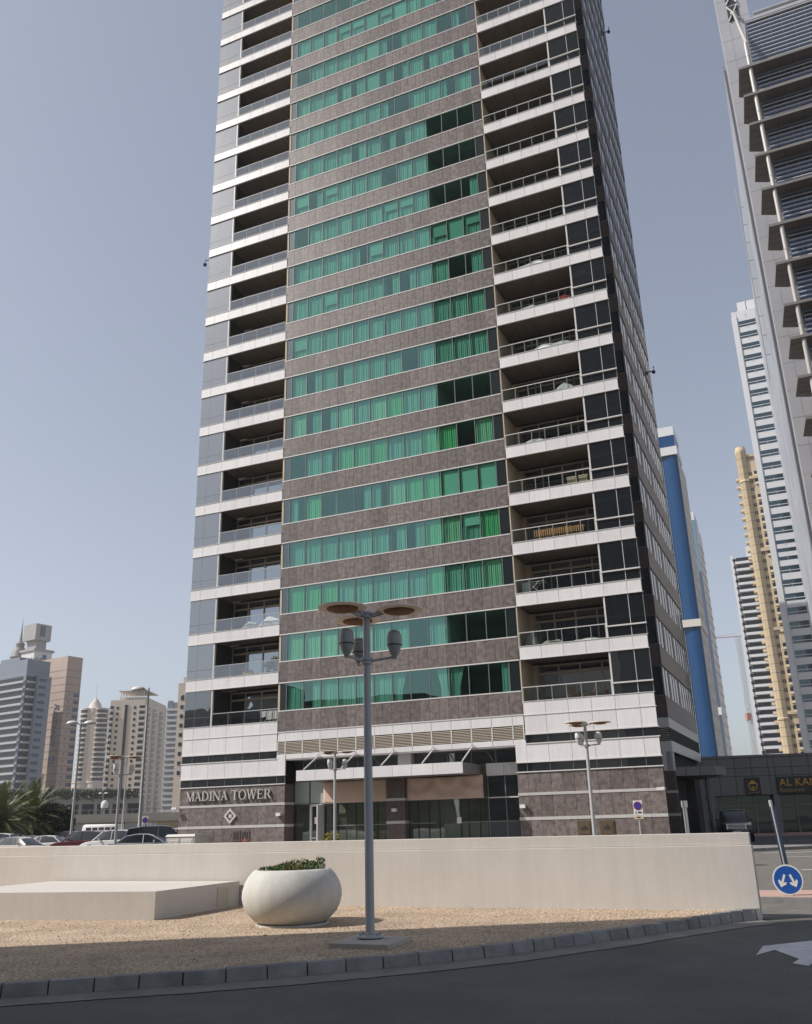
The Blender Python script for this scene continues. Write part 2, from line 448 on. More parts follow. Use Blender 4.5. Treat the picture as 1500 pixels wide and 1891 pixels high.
# loose pebbles spilling over and standing proud of the bed
pb = MB(); rk = random.Random(11)
for _ in range(2600):
    u = rk.random(); i = int(u*(n-1)); v = rk.random()**1.3
    A, B = IN[i], wallpt(24*(1-u), 0.02)
    p = A.lerp(B, v); s = rk.uniform(0.010, 0.022); a = rk.uniform(0, 6.28)
    z = 0.128 + 0.022*v
    c, sn = math.cos(a)*s, math.sin(a)*s
    pts = [(p.x+c*1.4, p.y+sn*1.4, z+s*0.3), (p.x-sn, p.y+c, z+s*0.25), (p.x-c*1.4, p.y-sn*1.4, z+s*0.3), (p.x+sn, p.y-c, z+s*0.25)]
    top = (p.x, p.y, z+s*0.95)
    for q in range(4): pb.face([pts[q], pts[(q+1) % 4], top])
    for q in range(4):
        a0, b0 = pts[q], pts[(q+1) % 4]
        pb.face([(a0[0], a0[1], z-0.01), (b0[0], b0[1], z-0.01), b0, a0])
tag(pb.build('pebbles', mat('loose pebble', (0.50, 0.40, 0.30), 0.9, island=0.45)), 'loose tan pebbles scattered over the gravel bed', 'pebbles', kind='stuff')

# road markings
a = MB(); a.face([(4.34,12.71,.006),(4.53,12.02,.006),(4.62,11.78,.006),(4.75,11.92,.006),(6.9,12.5,.006),(6.9,14.35,.006),(5.57,13.91,.006),(4.73,13.52,.006)][:1] + [(4.74,13.14,.006)] if False else
              [(4.34,12.71,.006),(4.74,13.12,.006),(4.73,12.30,.006),(4.52,11.99,.006),(4.62,11.76,.006),(4.74,11.93,.006),(7.2,12.6,.006),(7.2,14.5,.006),(5.57,13.91,.006),(4.73,13.52,.006)])
struct('road_arrow_marking', a, M_PAINTR)
m_ = MB()
for (A, B, w) in [((11.9, 29.6), (22, 27.5), 0.24), ((15.2, 41.8), (24.5, 42.6), 0.22), ((24.5, 42.6), (34, 47.5), 0.22), ((14.5, 38.0), (30, 36.5), 0.18), ((23, 58.5), (30, 57.2), 0.3)]:
    A, B = Vector(A), Vector(B); t = (B-A).normalized(); q = Vector((-t.y, t.x))*w
    m_.face([(A.x, A.y, .010), (B.x, B.y, .010), (B.x+q.x, B.y+q.y, .010), (A.x+q.x, A.y+q.y, .010)])
struct('road_line_marking', m_, M_PAINTR)
# traffic island on the right
isl = [(6.55, 19.72), (9.4, 18.25), (13, 17.5), (13.5, 20.5), (9.5, 20.6), (7.0, 21.3), (6.5, 20.6)]
ib = MB(); ib.prism(isl, 0.0, 0.12, 0)
cx = sum(p[0] for p in isl)/7; cy = sum(p[1] for p in isl)/7
ib.prism([(cx+(x-cx)*0.94, cy+(y-cy)*0.88) for x, y in isl], 0.12, 0.126, 1)
struct('traffic_island', ib, [M_KERB, M_PINK])
ib = MB(); ib.prism([(14.2, 43.5), (19.2, 45.5), (19.0, 47.5), (12.0, 50.0)], 0.0, 0.14)
struct('far_kerb', ib, M_KERB)
pv = MB(); pv.prism([(20, 71.5), (60, 64.7), (60, 69.5), (20, 76.5)], 0.0, 0.15)
struct('pavement', pv, M_PINK)
pk = MB(); pk.prism([(-17.2, 60.6), (-2, 54.3), (14.5, 47.0), (16.2, 51), (17.5, 56), (-16, 68)], 0.0, 0.10)
struct('forecourt', pk, M_CONC)

# cream retaining wall with its low top course
wm = mat('cream painted render', (0.54, 0.508, 0.465), 0.85, 0, 0.3, col2=(0.585, 0.55, 0.505), vscale=0.8, detail=8, bump=0.12, bscale=7, streak=.05, grain=.03, gscale=30)
wall = thing('retaining_wall', 'long low cream rendered wall behind the gravel bed', 'wall', (WE.x, WE.y, 0), math.atan2(WDIR.y, WDIR.x))
b = MB(); b.box(-34, 0, 0.0, 0.34, 0.0, 1.20)
b.build('wall_body', wm, wall, bevel=0.012)
b = MB(); b.box(-34, -0.02, 0.045, 0.30, 1.20, 1.405)
b.build('coping_course', wm, wall, bevel=0.010)
pf = thing('concrete_plinth', 'low cream rendered block with flat top against the wall, left of the planter', 'plinth', (-4.88, 17.99, 0.1))
b = MB(); P = [(-4.88, 17.99), (-3.80, 20.62), (-8.58, 22.62), (-9.9, 19.33)]
b.prism([(x+4.88, y-17.99) for x, y in P], 0.0, 0.535)
b.build('block', wm, pf, bevel=0.012)
vg = MB()
e = Vector((1.08, 2.63)).normalized(); q = Vector((e.y, -e.x))
def vp(s, d, z): return (e.x*s + q.x*d, e.y*s + q.y*d, z)
for (s0, s1, z0, z1, d) in [(2.02, 2.40, 0.10, 0.13, .02), (2.02, 2.40, 0.42, 0.45, .02), (2.02, 2.05, 0.13, 0.42, .02), (2.37, 2.40, 0.13, 0.42, .02)] + [(2.05, 2.37, 0.15+0.055*i, 0.18+0.055*i, .015) for i in range(5)]:
    vg.hexa([vp(s0,-.01,z0), vp(s1,-.01,z0), vp(s1,d,z0), vp(s0,d,z0), vp(s0,-.01,z1), vp(s1,-.01,z1), vp(s1,d,z1), vp(s0,d,z1)])
vg.build('vent_grille', mat('cream painted metal', (0.55, 0.50, 0.42), 0.6), pf)

# ------------------------------------------------------------------ the tower
AX = -0.4076
C0 = Vector((-15.9915, 63.6784, 0))
UV = Vector((math.cos(AX), math.sin(AX), 0)); IV = Vector((-math.sin(AX), math.cos(AX), 0))   # along the facade / into it
def fp(u, w, z): return C0 + UV*u + IV*w + Vector((0, 0, z))
TW = thing('apartment_tower', 'tall brown granite apartment tower with green ribbon windows and white balcony bands', 'building', C0, AX)
FH = 3.3; NF = 23; WID = 32.36; TOP = 11.61 + FH*(NF-1) + 4.0
def zk(k): return 11.61 + FH*k                      # top of balcony band k (k = -1 is the podium's)

def panels(mb, u0, u1, joints, z0, z1, w0=-0.03, w1=0.04, gap=0.012, mi=0):
    js = [u0] + [j for j in joints if u0 < j < u1] + [u1]
    for a, b in zip(js, js[1:]): mb.box(a+gap, b-gap, w0, w1, z0+gap, z1-gap, mi)
CJ = [8.29 + 1.305*i for i in range(13)]            # centre bay mullions
SJ = [7.68 + 0.645*i for i in range(1, 27)]         # stone joints
WJ = [0.0, 0.86, 2.23, 3.60, 4.96, 6.32]            # wing panel joints

# ---- core: floors, ceilings and back walls of the rooms, dark structure behind everything
c = MB()
c.box(7.70, 24.64, 4.2, 4.4, 0, TOP)
for k in range(-1, NF): c.box(7.70, 24.64, 0.06, 4.2, 7.58+FH*(k+1)-0.0, 8.90+FH*(k+1), 0)
for u in (7.72, 11.9, 16.1, 20.0, 24.55): c.box(u, u+0.08, 0.25, 4.2, 7.6, TOP)
c.build('core_wall', M_INT, TW)
c = MB()
c.box(0.15, 7.66, 2.5, 18.0, 0, TOP); c.box(24.70, 31.2, 2.9, 7.3, 0, TOP); c.box(7.66, 24.70, 4.4, 22.7, 0, TOP)
c.box(24.7, 31.9, 7.3, 22.6, 5.5, TOP)
c.box(0.05, 31.0, 0.05, 22.0, TOP-2.6, TOP)
c.build('shell_wall', M_BACK, TW)

# ---- ribbon windows and stone spandrels, one of each per floor
def band_frame():
    m = MB()
    for u in CJ: m.box(u-0.022, u+0.022, -0.015, 0.06, 0, 1.86)
    m.box(7.70, 24.62, -0.05, 0.06, -0.05, 0.02, 1); m.box(7.70, 24.62, -0.05, 0.06, 1.82, 1.90, 1)
    return m.mesh('frame', [M_MULL, M_TRIM])
def band_glass():
    m = MB(); js = [7.72] + CJ + [24.62]
    for i, (a, b) in enumerate(zip(js, js[1:])):
        m.face([(a+.02, 0.02, 0.02), (b-.02, 0.02, 0.02), (b-.02, 0.02, 1.83), (a+.02, 0.02, 1.83)], 1 if i in (0, 13) else 0)
    return m.mesh('glass_pane', [M_GREEN, M_ENDGL])
M_ENDGL = mirror_glass('dull grey end pane', (0.42, 0.55, 0.58), (0.008, 0.014, 0.016), 0.20, 0.04, 0.5)
FRAME, GLASS = band_frame(), band_glass()
def spandrel():
    m = MB(); js = [7.68] + SJ; js[-1] = 24.64
    for a, b in zip(js, js[1:]): m.box(a+0.008, b-0.008, -0.03, 0.05, 0.0, 1.33)
    m.box(7.66, 24.66, 0.02, 0.06, 0.0, 1.33, 1)
    return m.mesh('stone_spandrel', [M_STONE, M_BACK])
SPAN = spandrel()
def inst(name, me, parent, loc=(0,0,0)):
    o = bpy.data.objects.new(name, me); COL.objects.link(o); o.parent = parent; o.location = loc; return o
def curtain(m, a, b, z0, z1, rng, w=0.15, gather=None):
    """a hanging cloth with folds between u=a..b; gather pulls the foot sideways like a tied curtain"""
    n = max(6, int((b-a)*26)); ph = rng.uniform(0, 6.28); fr = rng.uniform(34, 52)*(1.3/max(0.4, b-a))**0.2
    top, mid, bot = [], [], []
    for i in range(n+1):
        u = a + (b-a)*i/n
        d = 0.020*math.sin(fr*(u-a)+ph) + 0.011*math.sin(0.37*fr*(u-a)+1.7*ph)
        sh = 0.0
        if gather is not None: sh = (gather-u)*0.55
        top.append((u, w+d*0.7, z1)); mid.append((u+sh*0.7, w+d, z0+(z1-z0)*0.35)); bot.append((u+sh*0.75, w+d*1.1, z0))
    b0 = len(m.v); m.v += top+mid+bot; k = n+1
    for r in range(2):
        for i in range(n):
            m.f.append((b0+(r+1)*k+i, b0+(r+1)*k+i+1, b0+r*k+i+1, b0+r*k+i)); m.m.append(0); m.s.append(True)
M_CUR = [M_CURT, mat('cream curtain cloth', (0.80, 0.74, 0.58), 0.9), mat('green curtain cloth', (0.40, 0.66, 0.36), 0.9), mat('grey sheer cloth', (0.55, 0.58, 0.55), 0.9)]
M_BLIND = mat('roller blind', (0.80, 0.80, 0.75), 0.85)
inst('stone_spandrel', SPAN, TW, (0, 0, 8.95-FH+1.93))
RIGHT = {2: ('cur', 'cur', 'cur'), 3: ('cur', 'blind', 'cur'), 4: ('blind', 'blind', 'blind'), 5: ('cur', 'none', 'cur'), 6: ('none', 'none', 'none'),
         7: ('cur', 'cur', 'cur'), 8: ('cur', 'cur', 'cur'), 9: ('cur', 'none', 'part'), 10: ('blind', 'blind', 'blind'), 11: ('none', 'none', 'part'),
         12: ('none', 'none', 'none'), 13: ('none', 'none', 'none'), 14: ('cur', 'part', 'cur'), 15: ('part', 'cur', 'part')}
for k in range(0, NF):
    rng = random.Random(100+k)
    z = 8.95 + FH*k
    wb = inst('window_band', FRAME, TW, (0, 0, z))
    inst('glass_pane', GLASS, wb)
    inst('stone_spandrel', SPAN, TW, (0, 0, z+1.93))
    js = [7.74] + CJ + [24.6]
    dens = 0.86 if k not in (2, 4, 17, 18) else 0.62
    merged = MB(); style = None
    for i in range(1, 13):
        a, b = js[i]+0.04, js[i+1]-0.04
        if style is None or i % 3 == 1: style = rng.choices(['cur', 'blind', 'part', 'none', 'sheer'], [4.6*dens, 1.6, 1.5, 1.0/dens, 1.1])[0]
        st = style if rng.random() < 0.75 else rng.choice(['cur', 'part', 'none', 'blind'])
        if i < 9 and st == 'none' and k not in (4, 17, 18) and rng.random() < .7: st = 'sheer'
        if k > 1 and i == 9: st = 'cur'
        if k > 1 and i > 9: st = RIGHT.get(k, ('cur', 'none', 'part'))[i-10]
        if k == 0: st = ['cur','part','cur','cur','cur','cur','gL','none','gR','gLd','none','part'][i-1]
        if k == 1: st = ['cur','cur','cur','cur','cur','cur','sheer','none','sheer','none','none','none'][i-1]
        m = MB() if k < 7 else merged
        mm = M_CUR[0]
        if st == 'cur': curtain(m, a, b, 0.04, 1.80, rng); mm = rng.choice(M_CUR[:3]) if k else M_CUR[0]
        elif st == 'sheer': curtain(m, a, b, 0.04, 1.80, rng, 0.22); mm = M_CUR[3]
        elif st == 'part':
            s = rng.uniform(0.35, 0.7)
            if rng.random() < 0.5: curtain(m, a, a+(b-a)*s, 0.04, 1.80, rng)
            else: curtain(m, b-(b-a)*s, b, 0.04, 1.80, rng)
        elif st in ('gL', 'gLd'): curtain(m, a, a+(b-a)*0.75, 0.04, 1.80, rng, 0.15, a+0.15)
        elif st == 'gR': curtain(m, a+(b-a)*0.3, b, 0.04, 1.80, rng, 0.15, b-0.15)
        elif st == 'blind':
            h = rng.choice([0.05, 0.05, 0.7, 1.0]) 
            if h > 0.5: curtain(m, a, b, 0.04, h+.3, rng, 0.22)
            if k < 7:
                bm = MB(); bm.box(a+.03, b-.03, 0.10, 0.112, h, 1.78); bm.build('roller_blind', M_BLIND, wb)
            else: m.box(a+.03, b-.03, 0.10, 0.112, h, 1.78)
        if k < 7 and m.f: m.build('curtain', mm, wb)
    if k >= 7 and merged.f:
        tag(merged.build('curtain', M_CUR[0], wb), kind='stuff')

# ---- balconies (left wing as drawn, right wing mirrored)
def balcony_meshes(mir):
    X = (lambda u: WID-u) if mir else (lambda u: u)
    def bx(m, a, b, *r, **k): m.box(X(a), X(b), *r, **k)
    body = MB()
    js = WJ + [7.68]
    for a, b in zip(js, js[1:]): bx(body, a+0.010, b-0.010, -0.06, 0.04, -0.79, -0.01, 0)
    bx(body, -0.03, 7.67, 0.0, 0.05, -0.78, -0.02, 2)
    bx(body, -0.05, 7.68, -0.09, 0.05, -0.03, 0.0, 1); bx(body, -0.05, 7.68, -0.09, 0.03, -0.83, -0.79, 1)
    bx(body, 0.5, 7.68, 0.05, D_BAL, -0.66, -0.10, 3)                # slab with its plank soffit
    for u in (4.0, 5.35, 6.7): bx(body, u-.008, u+.008, 0.10, D_BAL, -0.672, -0.655, 2)
    bx(body, 7.66, 7.80 if not mir else 7.73, -0.02, D_BAL, -0.1, 2.5, 4)                  # side wall against the centre bay
    bay = MB(); gm = 0
    for a, b in ((0.0, 0.86), (0.86, 2.23)):
        for z0, z1 in ((0.02, 0.62), (0.65, 2.48)):
            bay.face([(X(a+.012), -0.01, z0), (X(b-.012), -0.01, z0), (X(b-.012), -0.01, z1), (X(a+.012), -0.01, z1)][::-1 if mir else 1], 0)
    bx(bay, 0.03, 2.22, 0.03, 0.08, 0.0, 2.5, 2)
    bx(bay, 2.23, 2.33, -0.03, 0.14, 0.0, 2.5, 1)
    bx(bay, 2.20, 2.36, 0.16, D_BAL, -0.1, 2.5, 2)
    if mir:
        bx(bay, -0.05, 2.30, -0.12, -0.01, 0.60, 0.68, 1); bx(bay, 0.845, 0.875, -0.03, 0.01, 0.0, 2.5, 1)
        bx(bay, -0.02, 0.02, -0.02, 0.03, 0.0, 2.5, 3)
    else:
        bx(bay, 0.85, 0.87, -0.015, 0.01, 0.0, 2.5, 3); bx(bay, 0.0, 2.22, -0.02, 0.0, 0.625, 0.645, 3)
    rail = MB()
    bx(rail, 2.33, 7.66, -0.03, 0.03, 0.80, 0.845, 0)
    n = 4 if not mir else 6
    for i in range(n+1):
        u = 2.36 + (7.62-2.36)*i/n
        bx(rail, u-.022, u+.022, -0.02, 0.02, 0.0, 0.80, 0)
    gl = MB()
    gl.face([(X(2.36), -0.025, 0.03), (X(7.64), -0.025, 0.03), (X(7.64), -0.025, 0.79), (X(2.36), -0.025, 0.79)][::-1 if mir else 1])
    fr = MB(); w0, w1 = D_BAL-0.10, D_BAL-0.01
    us = [2.36, 3.62, 4.98, 6.34, 7.64] if not mir else [2.36, 3.30, 4.66, 6.02, 7.30]
    for u in us: bx(fr, u-.045, u+.045, w0, w1, -0.1, 2.46)
    for z, h in ((2.38, 0.08), (1.86, 0.13)): bx(fr, us[0], us[-1], w0-.02, w1, z, z+h)
    bx(fr, us[0], us[-1], w0, w1, -0.1, 0.06)
    if mir: bx(fr, us[-1], 7.72, w0, w1, -0.1, 2.5, 1)
    dg = MB()
    dg.face([(X(2.36), w1-.03, -.1), (X(us[-1]), w1-.03, -.1), (X(us[-1]), w1-.03, 2.46), (X(2.36), w1-.03, 2.46)][::-1 if mir else 1])
    return (body.mesh('balcony', [M_ALU, M_TRIM, M_BACK, M_SOFFIT, M_CREAM]),
            bay.mesh('glazed_bay', [M_DARKGL if mir else M_SKYGL, M_TRIM, M_BACK, M_MULL]),
            rail.mesh('railing', [M_TRIM if mir else M_RAILD]), gl.mesh('glass_balustrade', [M_CLEAR if mir else M_SKYBAL]),
            fr.mesh('door_frame', [M_FRAME, M_CREAM]), dg.mesh('door_glass', [M_DOORGL]))
M_RAILD = mat('grey steel rail', (0.42, 0.42, 0.42), 0.4)
M_SKYBAL = glass('balustrade glass with sky tone', (0.62, 0.66, 0.66), (0.8, 0.85, 0.9), 0.20, 0.0, 0.03, 0.5)  # copy of the clear glass; greyer tint and stronger mirror stand in for reflected sky
bal = {}
for mir in (False, True):
    D_BAL = 2.75 if mir else 2.2
    bal[mir] = balcony_meshes(mir)
for k in range(-1, NF):
    for mir in (False, True):
        body, bay, rail, gl, fr, dg = bal[mir]
        o = inst('balcony', body, TW, (0, 0, zk(k)))
        by = inst('glazed_bay', bay, o)
        if k == -1 and not mir:
            me = bay.copy(); me.materials[0] = M_DARKGL; by.data = me  # dark reflection of low buildings put in by swapping the glass
        inst('railing', rail, o); inst('glass_balustrade', gl, o); inst('door_frame', fr, o); inst('door_glass', dg, o)

# ---- set-back right corner and the long right-hand side face
def corner():
    for k in range(0, NF):
        z = 8.95 + FH*k
        m = MB()
        m.box(30.4, 31.93, 7.18, 7.28, z+1.93, z+3.26, 0)            # stone front
        for a in range(22): m.box(31.90, 31.99, 7.20+a*0.704+0.01, 7.20+(a+1)*0.704-0.01, z+1.93, z+3.26, 1)
        m.build('corner_spandrel', [M_STONED, M_SIDEST], TW)
    gm = MB(); gm.face([(30.4, 7.24, 0), (31.95, 7.24, 0), (31.95, 7.24, 1.86), (30.4, 7.24, 1.86)])
    gm.box(31.90, 31.99, 7.19, 7.28, 0, 1.86, 1); gm.box(30.4, 31.97, 7.17, 7.28, -0.03, 0.01, 1); gm.box(30.4, 31.97, 7.17, 7.28, 1.85, 1.89, 1)
    CG = gm.mesh('corner_window', [M_DARKGL, M_MULL])
    sm = MB(); a = 7.26
    i = 0
    while a < 22.6:
        wd = 1.306 if i not in (2, 6) else 0.7
        b = min(a + wd, 22.66)
        if i in (2, 6): sm.box(31.86, 31.96, a, b, 0, 1.86, 2)
        else:
            sm.face([(31.94, a+.02, .02), (31.94, b-.02, .02), (31.94, b-.02, 1.84), (31.94, a+.02, 1.84)], 0)
        sm.box(31.91, 31.965, b-.02, b+.02, 0, 1.86, 1)
        a = b; i += 1
    sm.box(31.91, 31.97, 7.26, 22.66, -0.03, 0.01, 1); sm.box(31.91, 31.97, 7.26, 22.66, 1.85, 1.89, 1)
    SG = sm.mesh('side_window_band', [M_SIDEGL, M_MULL, M_STONED])
    for k in range(0, NF):
        inst('corner_window', CG, TW, (0, 0, 8.95+FH*k)); inst('side_window_band', SG, TW, (0, 0, 8.95+FH*k))
M_SIDEST = mirror_glass('polished side granite', (0.27, 0.235, 0.215), (0.035, 0.027, 0.024), 0.12, 0.20, 0.5, 0.03)
M_SIDEGL = mirror_glass('side face mirror glass', (0.74, 0.75, 0.76), (0.008, 0.010, 0.012), 0.45, 0.30, 0.7)
corner()
m = MB(); m.box(30.2, 31.93, 7.18, 7.3, 6.92, 7.54, 0); m.box(31.93, 32.0, 7.18, 22.6, 6.92, 7.54, 0)
m.box(30.2, 31.93, 7.16, 7.3, 4.30, 6.10, 0); m.box(31.93, 32.03, 7.16, 22.6, 5.45, 6.10, 0); m.box(31.6, 32.03, 7.16, 7.6, 4.30, 5.45, 0)
m.box(30.2, 31.95, 7.17, 7.3, 7.54, 8.92, 1); m.box(31.95, 32.01, 7.17, 22.6, 7.54, 8.92, 1)
m.build('podium_band', [M_TRIM, M_STONED], TW)
m = MB()
for i in range(7): m.box(30.2, 31.98, 7.12, 7.2, 6.16+i*0.108, 6.20+i*0.108, 0)
m.box(30.2, 32.0, 7.22, 22.6, 6.10, 6.92, 1)
m.build('side_louvre', [M_FRAME, M_BACK], TW)
m = MB(); zz = [(0, 1.62, 0), (1.79, 2.97, 0), (3.12, 4.28, 0)]
for a, b, _ in zz: m.box(30.2, 31.95, 7.18, 7.3, a, b, 0); m.box(31.6, 31.99, 7.2, 7.75, a, b, 0)
for a, b in ((1.62, 1.79), (2.97, 3.12), (4.28, 4.33)): m.box(30.2, 31.98, 7.15, 7.3, a, b, 1); m.box(31.6, 32.0, 7.16, 7.77, a, b, 1)
m.box(31.5, 31.7, 7.75, 22.6, 0, 5.45, 2)
m.build('corner_base', [M_STONED, M_BANDS, M_BACK], TW)

# ---- podium wings
def wing_base(mir):
    X = (lambda u: WID-u) if mir else (lambda u: u)
    J = WJ + [7.68]
    def rows(m, u1, z0, z1, mi, w0=-0.06, w1=0.04, joints=J, gap=0.010):
        js = [j for j in joints if j < u1-0.01] + [u1]
        for a, b in zip(js, js[1:]): m.box(X(a+gap), X(b-gap), w0, w1, z0+gap, z1-gap, mi)
    m = MB()
    rows(m, 7.66, 6.39, 7.50, 0); rows(m, 7.66, 4.82, 5.86, 0)
    m.box(X(7.66), X(8.32), -0.06, 0.04, 4.82, 6.07, 0)
    m.box(X(0), X(7.68), 0.0, 0.08, 4.2, 8.3, 2)
    for z in (5.85, 4.80, 6.38, 4.26): m.box(X(-0.06), X(8.34 if z < 5 else 7.68), -0.10, 0.05, z-0.02, z+0.04, 1)
    m.build('podium_panel', [M_ALU, M_TRIM, M_BACK], TW)
    for z0, z1, u1 in ((5.89, 6.36, 7.66), (4.30, 4.78, 8.30)):
        g = MB(); js = [j for j in J if j < u1-.05] + [u1]
        for a, b in zip(js, js[1:]):
            g.face([(X(a+.01), -0.02, z0), (X(b-.01), -0.02, z0), (X(b-.01), -0.02, z1), (X(a+.01), -0.02, z1)][::-1 if mir else 1], 0)
            g.box(X(b-.012), X(b+.012), -0.03, 0.0, z0, z1, 1)
        g.build('strip_window', [M_DARKGL, M_MULL], TW)
    s = MB()
    SJ2 = [0, 0.86, 1.545, 2.23, 2.915, 3.60, 4.28, 4.96, 5.64, 6.32, 7.0, 7.68, 8.32]
    for z0, z1 in ((0.0, 1.62), (1.79, 2.97), (3.12, 4.25)):
        for a, b in zip(SJ2, SJ2[1:]):
            s.box(X(a+.008), X(b-.008), -0.04, 0.04, z0, z1, 0)
        s.box(X(8.24), X(8.335), 0.05, 1.2, z0, z1, 2)
    s.box(X(0), X(8.3), 0.0, 0.06, 0, 4.25, 1)
    s.box(X(0.0), X(0.06), 0.02, 0.3, 0, 4.25, 1)
    s.build('stone_base', [M_STONE, M_BACK, M_STONED], TW)
    b = MB()
    for z0, z1 in ((1.62, 1.79), (2.97, 3.12)):
        for a, c2 in zip([0, .86, 2.23, 3.6, 4.96, 6.32, 7.68], [.86, 2.23, 3.6, 4.96, 6.32, 7.68, 8.34]):
            b.box(X(a+.005), X(c2-.005), -0.065, 0.04, z0, z1, 0)
        b.box(X(8.24), X(8.36), 0.04, 1.2, z0, z1, 0)
    b.build('stone_band', M_BANDS, TW)
wing_base(False); wing_base(True)
# upper white row of the podium wings hangs under balcony band -1, already part of that balcony's parapet

# ---- centre podium: fascia, louvres, recessed entrance
m = MB(); PJ = [8.29 + 1.305*i for i in range(13)]
for z0, z1 in ((6.93, 7.54), (5.80, 6.14)): panels(m, 7.68, 24.65, PJ, z0, z1)
m.box(8.32, 24.0, 0.0, 1.2, 5.74, 5.80, 1); m.box(7.68, 24.65, 0.05, 0.2, 5.75, 7.6, 2)
m.box(7.66, 24.66, -0.06, 0.05, 7.52, 7.58, 1)
m.build('fascia_panel', [M_ALU, M_TRIM, M_BACK], TW)
lv = MB()
for i in range(8): lv.hexa([(7.70, -0.04, 6.17+i*0.093), (24.63, -0.04, 6.17+i*0.093), (24.63, 0.06, 6.215+i*0.093), (7.70, 0.06, 6.215+i*0.093),
                            (7.70, -0.04, 6.20+i*0.093), (24.63, -0.04, 6.20+i*0.093), (24.63, 0.06, 6.245+i*0.093), (7.70, 0.06, 6.245+i*0.093)], 0)
for u in [7.72] + PJ + [24.61]: lv.box(u-.035, u+.035, -0.05, 0.05, 6.14, 6.93, 1)
lv.build('louvre', [M_FRAME, M_TRIM], TW)
RW = 1.15
m = MB(); m.box(8.3, 24.0, RW+0.4, RW+0.5, 0, 5.8); m.build('lobby_wall', mat('dim lobby wall', (0.24, 0.22, 0.17), 0.8, var=0.3, vscale=0.8), TW)
cl = MB(); js = [8.36 + 1.56*i for i in range(11)]
for a, b in zip(js, js[1:]):
    cl.face([(a+.03, RW, 5.02), (b-.03, RW, 5.02), (b-.03, RW, 5.70), (a+.03, RW, 5.70)], 0); cl.box(b-.03, b+.03, RW-.03, RW+.02, 4.9, 5.74, 1)
cl.box(16.1, 17.0, RW-0.5, RW, 4.9, 5.74, 2)
cl.build('clerestory_window', [M_DARKGL, M_MULL, M_ALU], TW)
en = MB()
LOB = glass('lobby glass', (0.60, 0.68, 0.58), (0.75, 0.85, 0.85), 0.26, 0.0, 0.06, 0.7)
def pane(m, a, b, z0, z1, mi=0, w=RW): m.face([(a, w, z0), (b, w, z0), (b, w, z1), (a, w, z1)], mi)
eus = [8.36, 9.52, 10.7, 11.6, 12.2, 12.9, 13.6, 14.4, 15.3]
for a, b in zip(eus, eus[1:]):
    pane(en, a+.03, b-.03, 0.05, 2.96, 0)
for a, b in ((8.36, 9.52), (9.52, 10.7)): pane(en, a+.03, b-.03, 3.0, 4.36, 1)
for a in eus: en.box(a-.03, a+.03, RW-.04, RW+.03, 0, 4.4, 2)
en.box(8.36, 15.3, RW-.05, RW+.03, 2.94, 3.02, 3); en.box(10.7, 15.3, RW-.05, RW+.03, 1.58, 1.64, 3)
e2 = [16.55, 17.2, 17.9, 18.6, 20.0, 20.5, 21.2, 21.75]
for a, b in zip(e2, e2[1:]): pane(en, a+.03, b-.03, 0.05, 2.96, 0)
for a in e2: en.box(a-.03, a+.03, RW-.04, RW+.03, 0, 4.4, 2)
en.box(16.55, 21.75, RW-.05, RW+.03, 2.94, 3.02, 3); en.box(16.55, 18.4, RW-.05, RW+.03, 1.58, 1.64, 3); en.box(20.0, 23.95, RW-.05, RW+.03, 1.58, 1.64, 3)
en.build('entrance_glazing', [LOB, mat('frosted green pane', (0.42, 0.47, 0.42), 0.25, 0, 0.6), M_BACK, M_MULL], TW)
d = MB()
d.box(9.56, 9.68, RW-.10, RW+.02, 0, 2.94, 0); d.box(10.42, 10.54, RW-.10, RW+.02, 0, 2.94, 0); d.box(9.56, 10.54, RW-.10, RW+.02, 2.82, 2.94, 0)
d.box(9.68, 10.42, RW-.08, RW-.02, 0.85, 0.92, 0)
d.box(10.55, 10.62, RW-.95, RW-.05, 0.02, 2.9, 0)
d.box(9.9, 10.22, RW-.06, RW-.045, 1.75, 2.15, 1)
d.box(9.68, 10.42, RW+.02, RW+.06, 0.0, 2.82, 2)
d.build('entrance_door', [M_TRIM, M_WHITE, M_BACK], TW)
d = MB(); d.box(19.75, 20.02, RW-.06, RW-.03, 1.55, 1.90); d.build('door_notice', M_WHITE, TW)
m = MB()
for z0, z1, mi in ((0, 1.62, 0), (1.62, 1.79, 1), (1.79, 2.97, 0), (2.97, 3.12, 1), (3.12, 4.4, 0)):
    o_ = 0.02 if mi else 0
    m.box(15.3-o_, 16.55+o_, 0.55-o_, 1.3, z0, z1, mi)
m.build('entrance_pier', [M_STONED, M_BANDS], TW)
g = MB()
for a, b in ((21.80, 22.9), (22.9, 23.95)):
    for z0, z1 in ((0.05, 1.58), (1.64, 2.92), (2.98, 4.18)): pane(g, a+.03, b-.03, z0, z1, 0)
for a in (21.8, 22.9, 23.93): g.box(a-.03, a+.03, RW-.04, RW+.02, 0, 4.2, 1)
g.box(21.8, 23.95, RW-.05, RW+.02, 2.92, 2.99, 2)
panels(g, 21.75, 23.96, [22.86], 4.20, 4.95, RW-.06, RW, 0.01, 3)
g.build('side_glazing', [M_DARKGL, M_MULL, M_TRIM, M_ALU], TW)
cn = MB()
panels(cn, 10.33, 21.42, [11.7, 13.05, 14.35, 15.65, 16.95, 18.2, 19.55, 20.0][:7], 4.28, 4.93, -2.05, -1.98, 0.010, 0)
cn.box(10.36, 21.40, -1.98, RW, 4.32, 4.90, 1)
cn.build('entrance_canopy', [M_ALU, mat('grey canopy side', (0.22, 0.20, 0.19), 0.6)], TW)
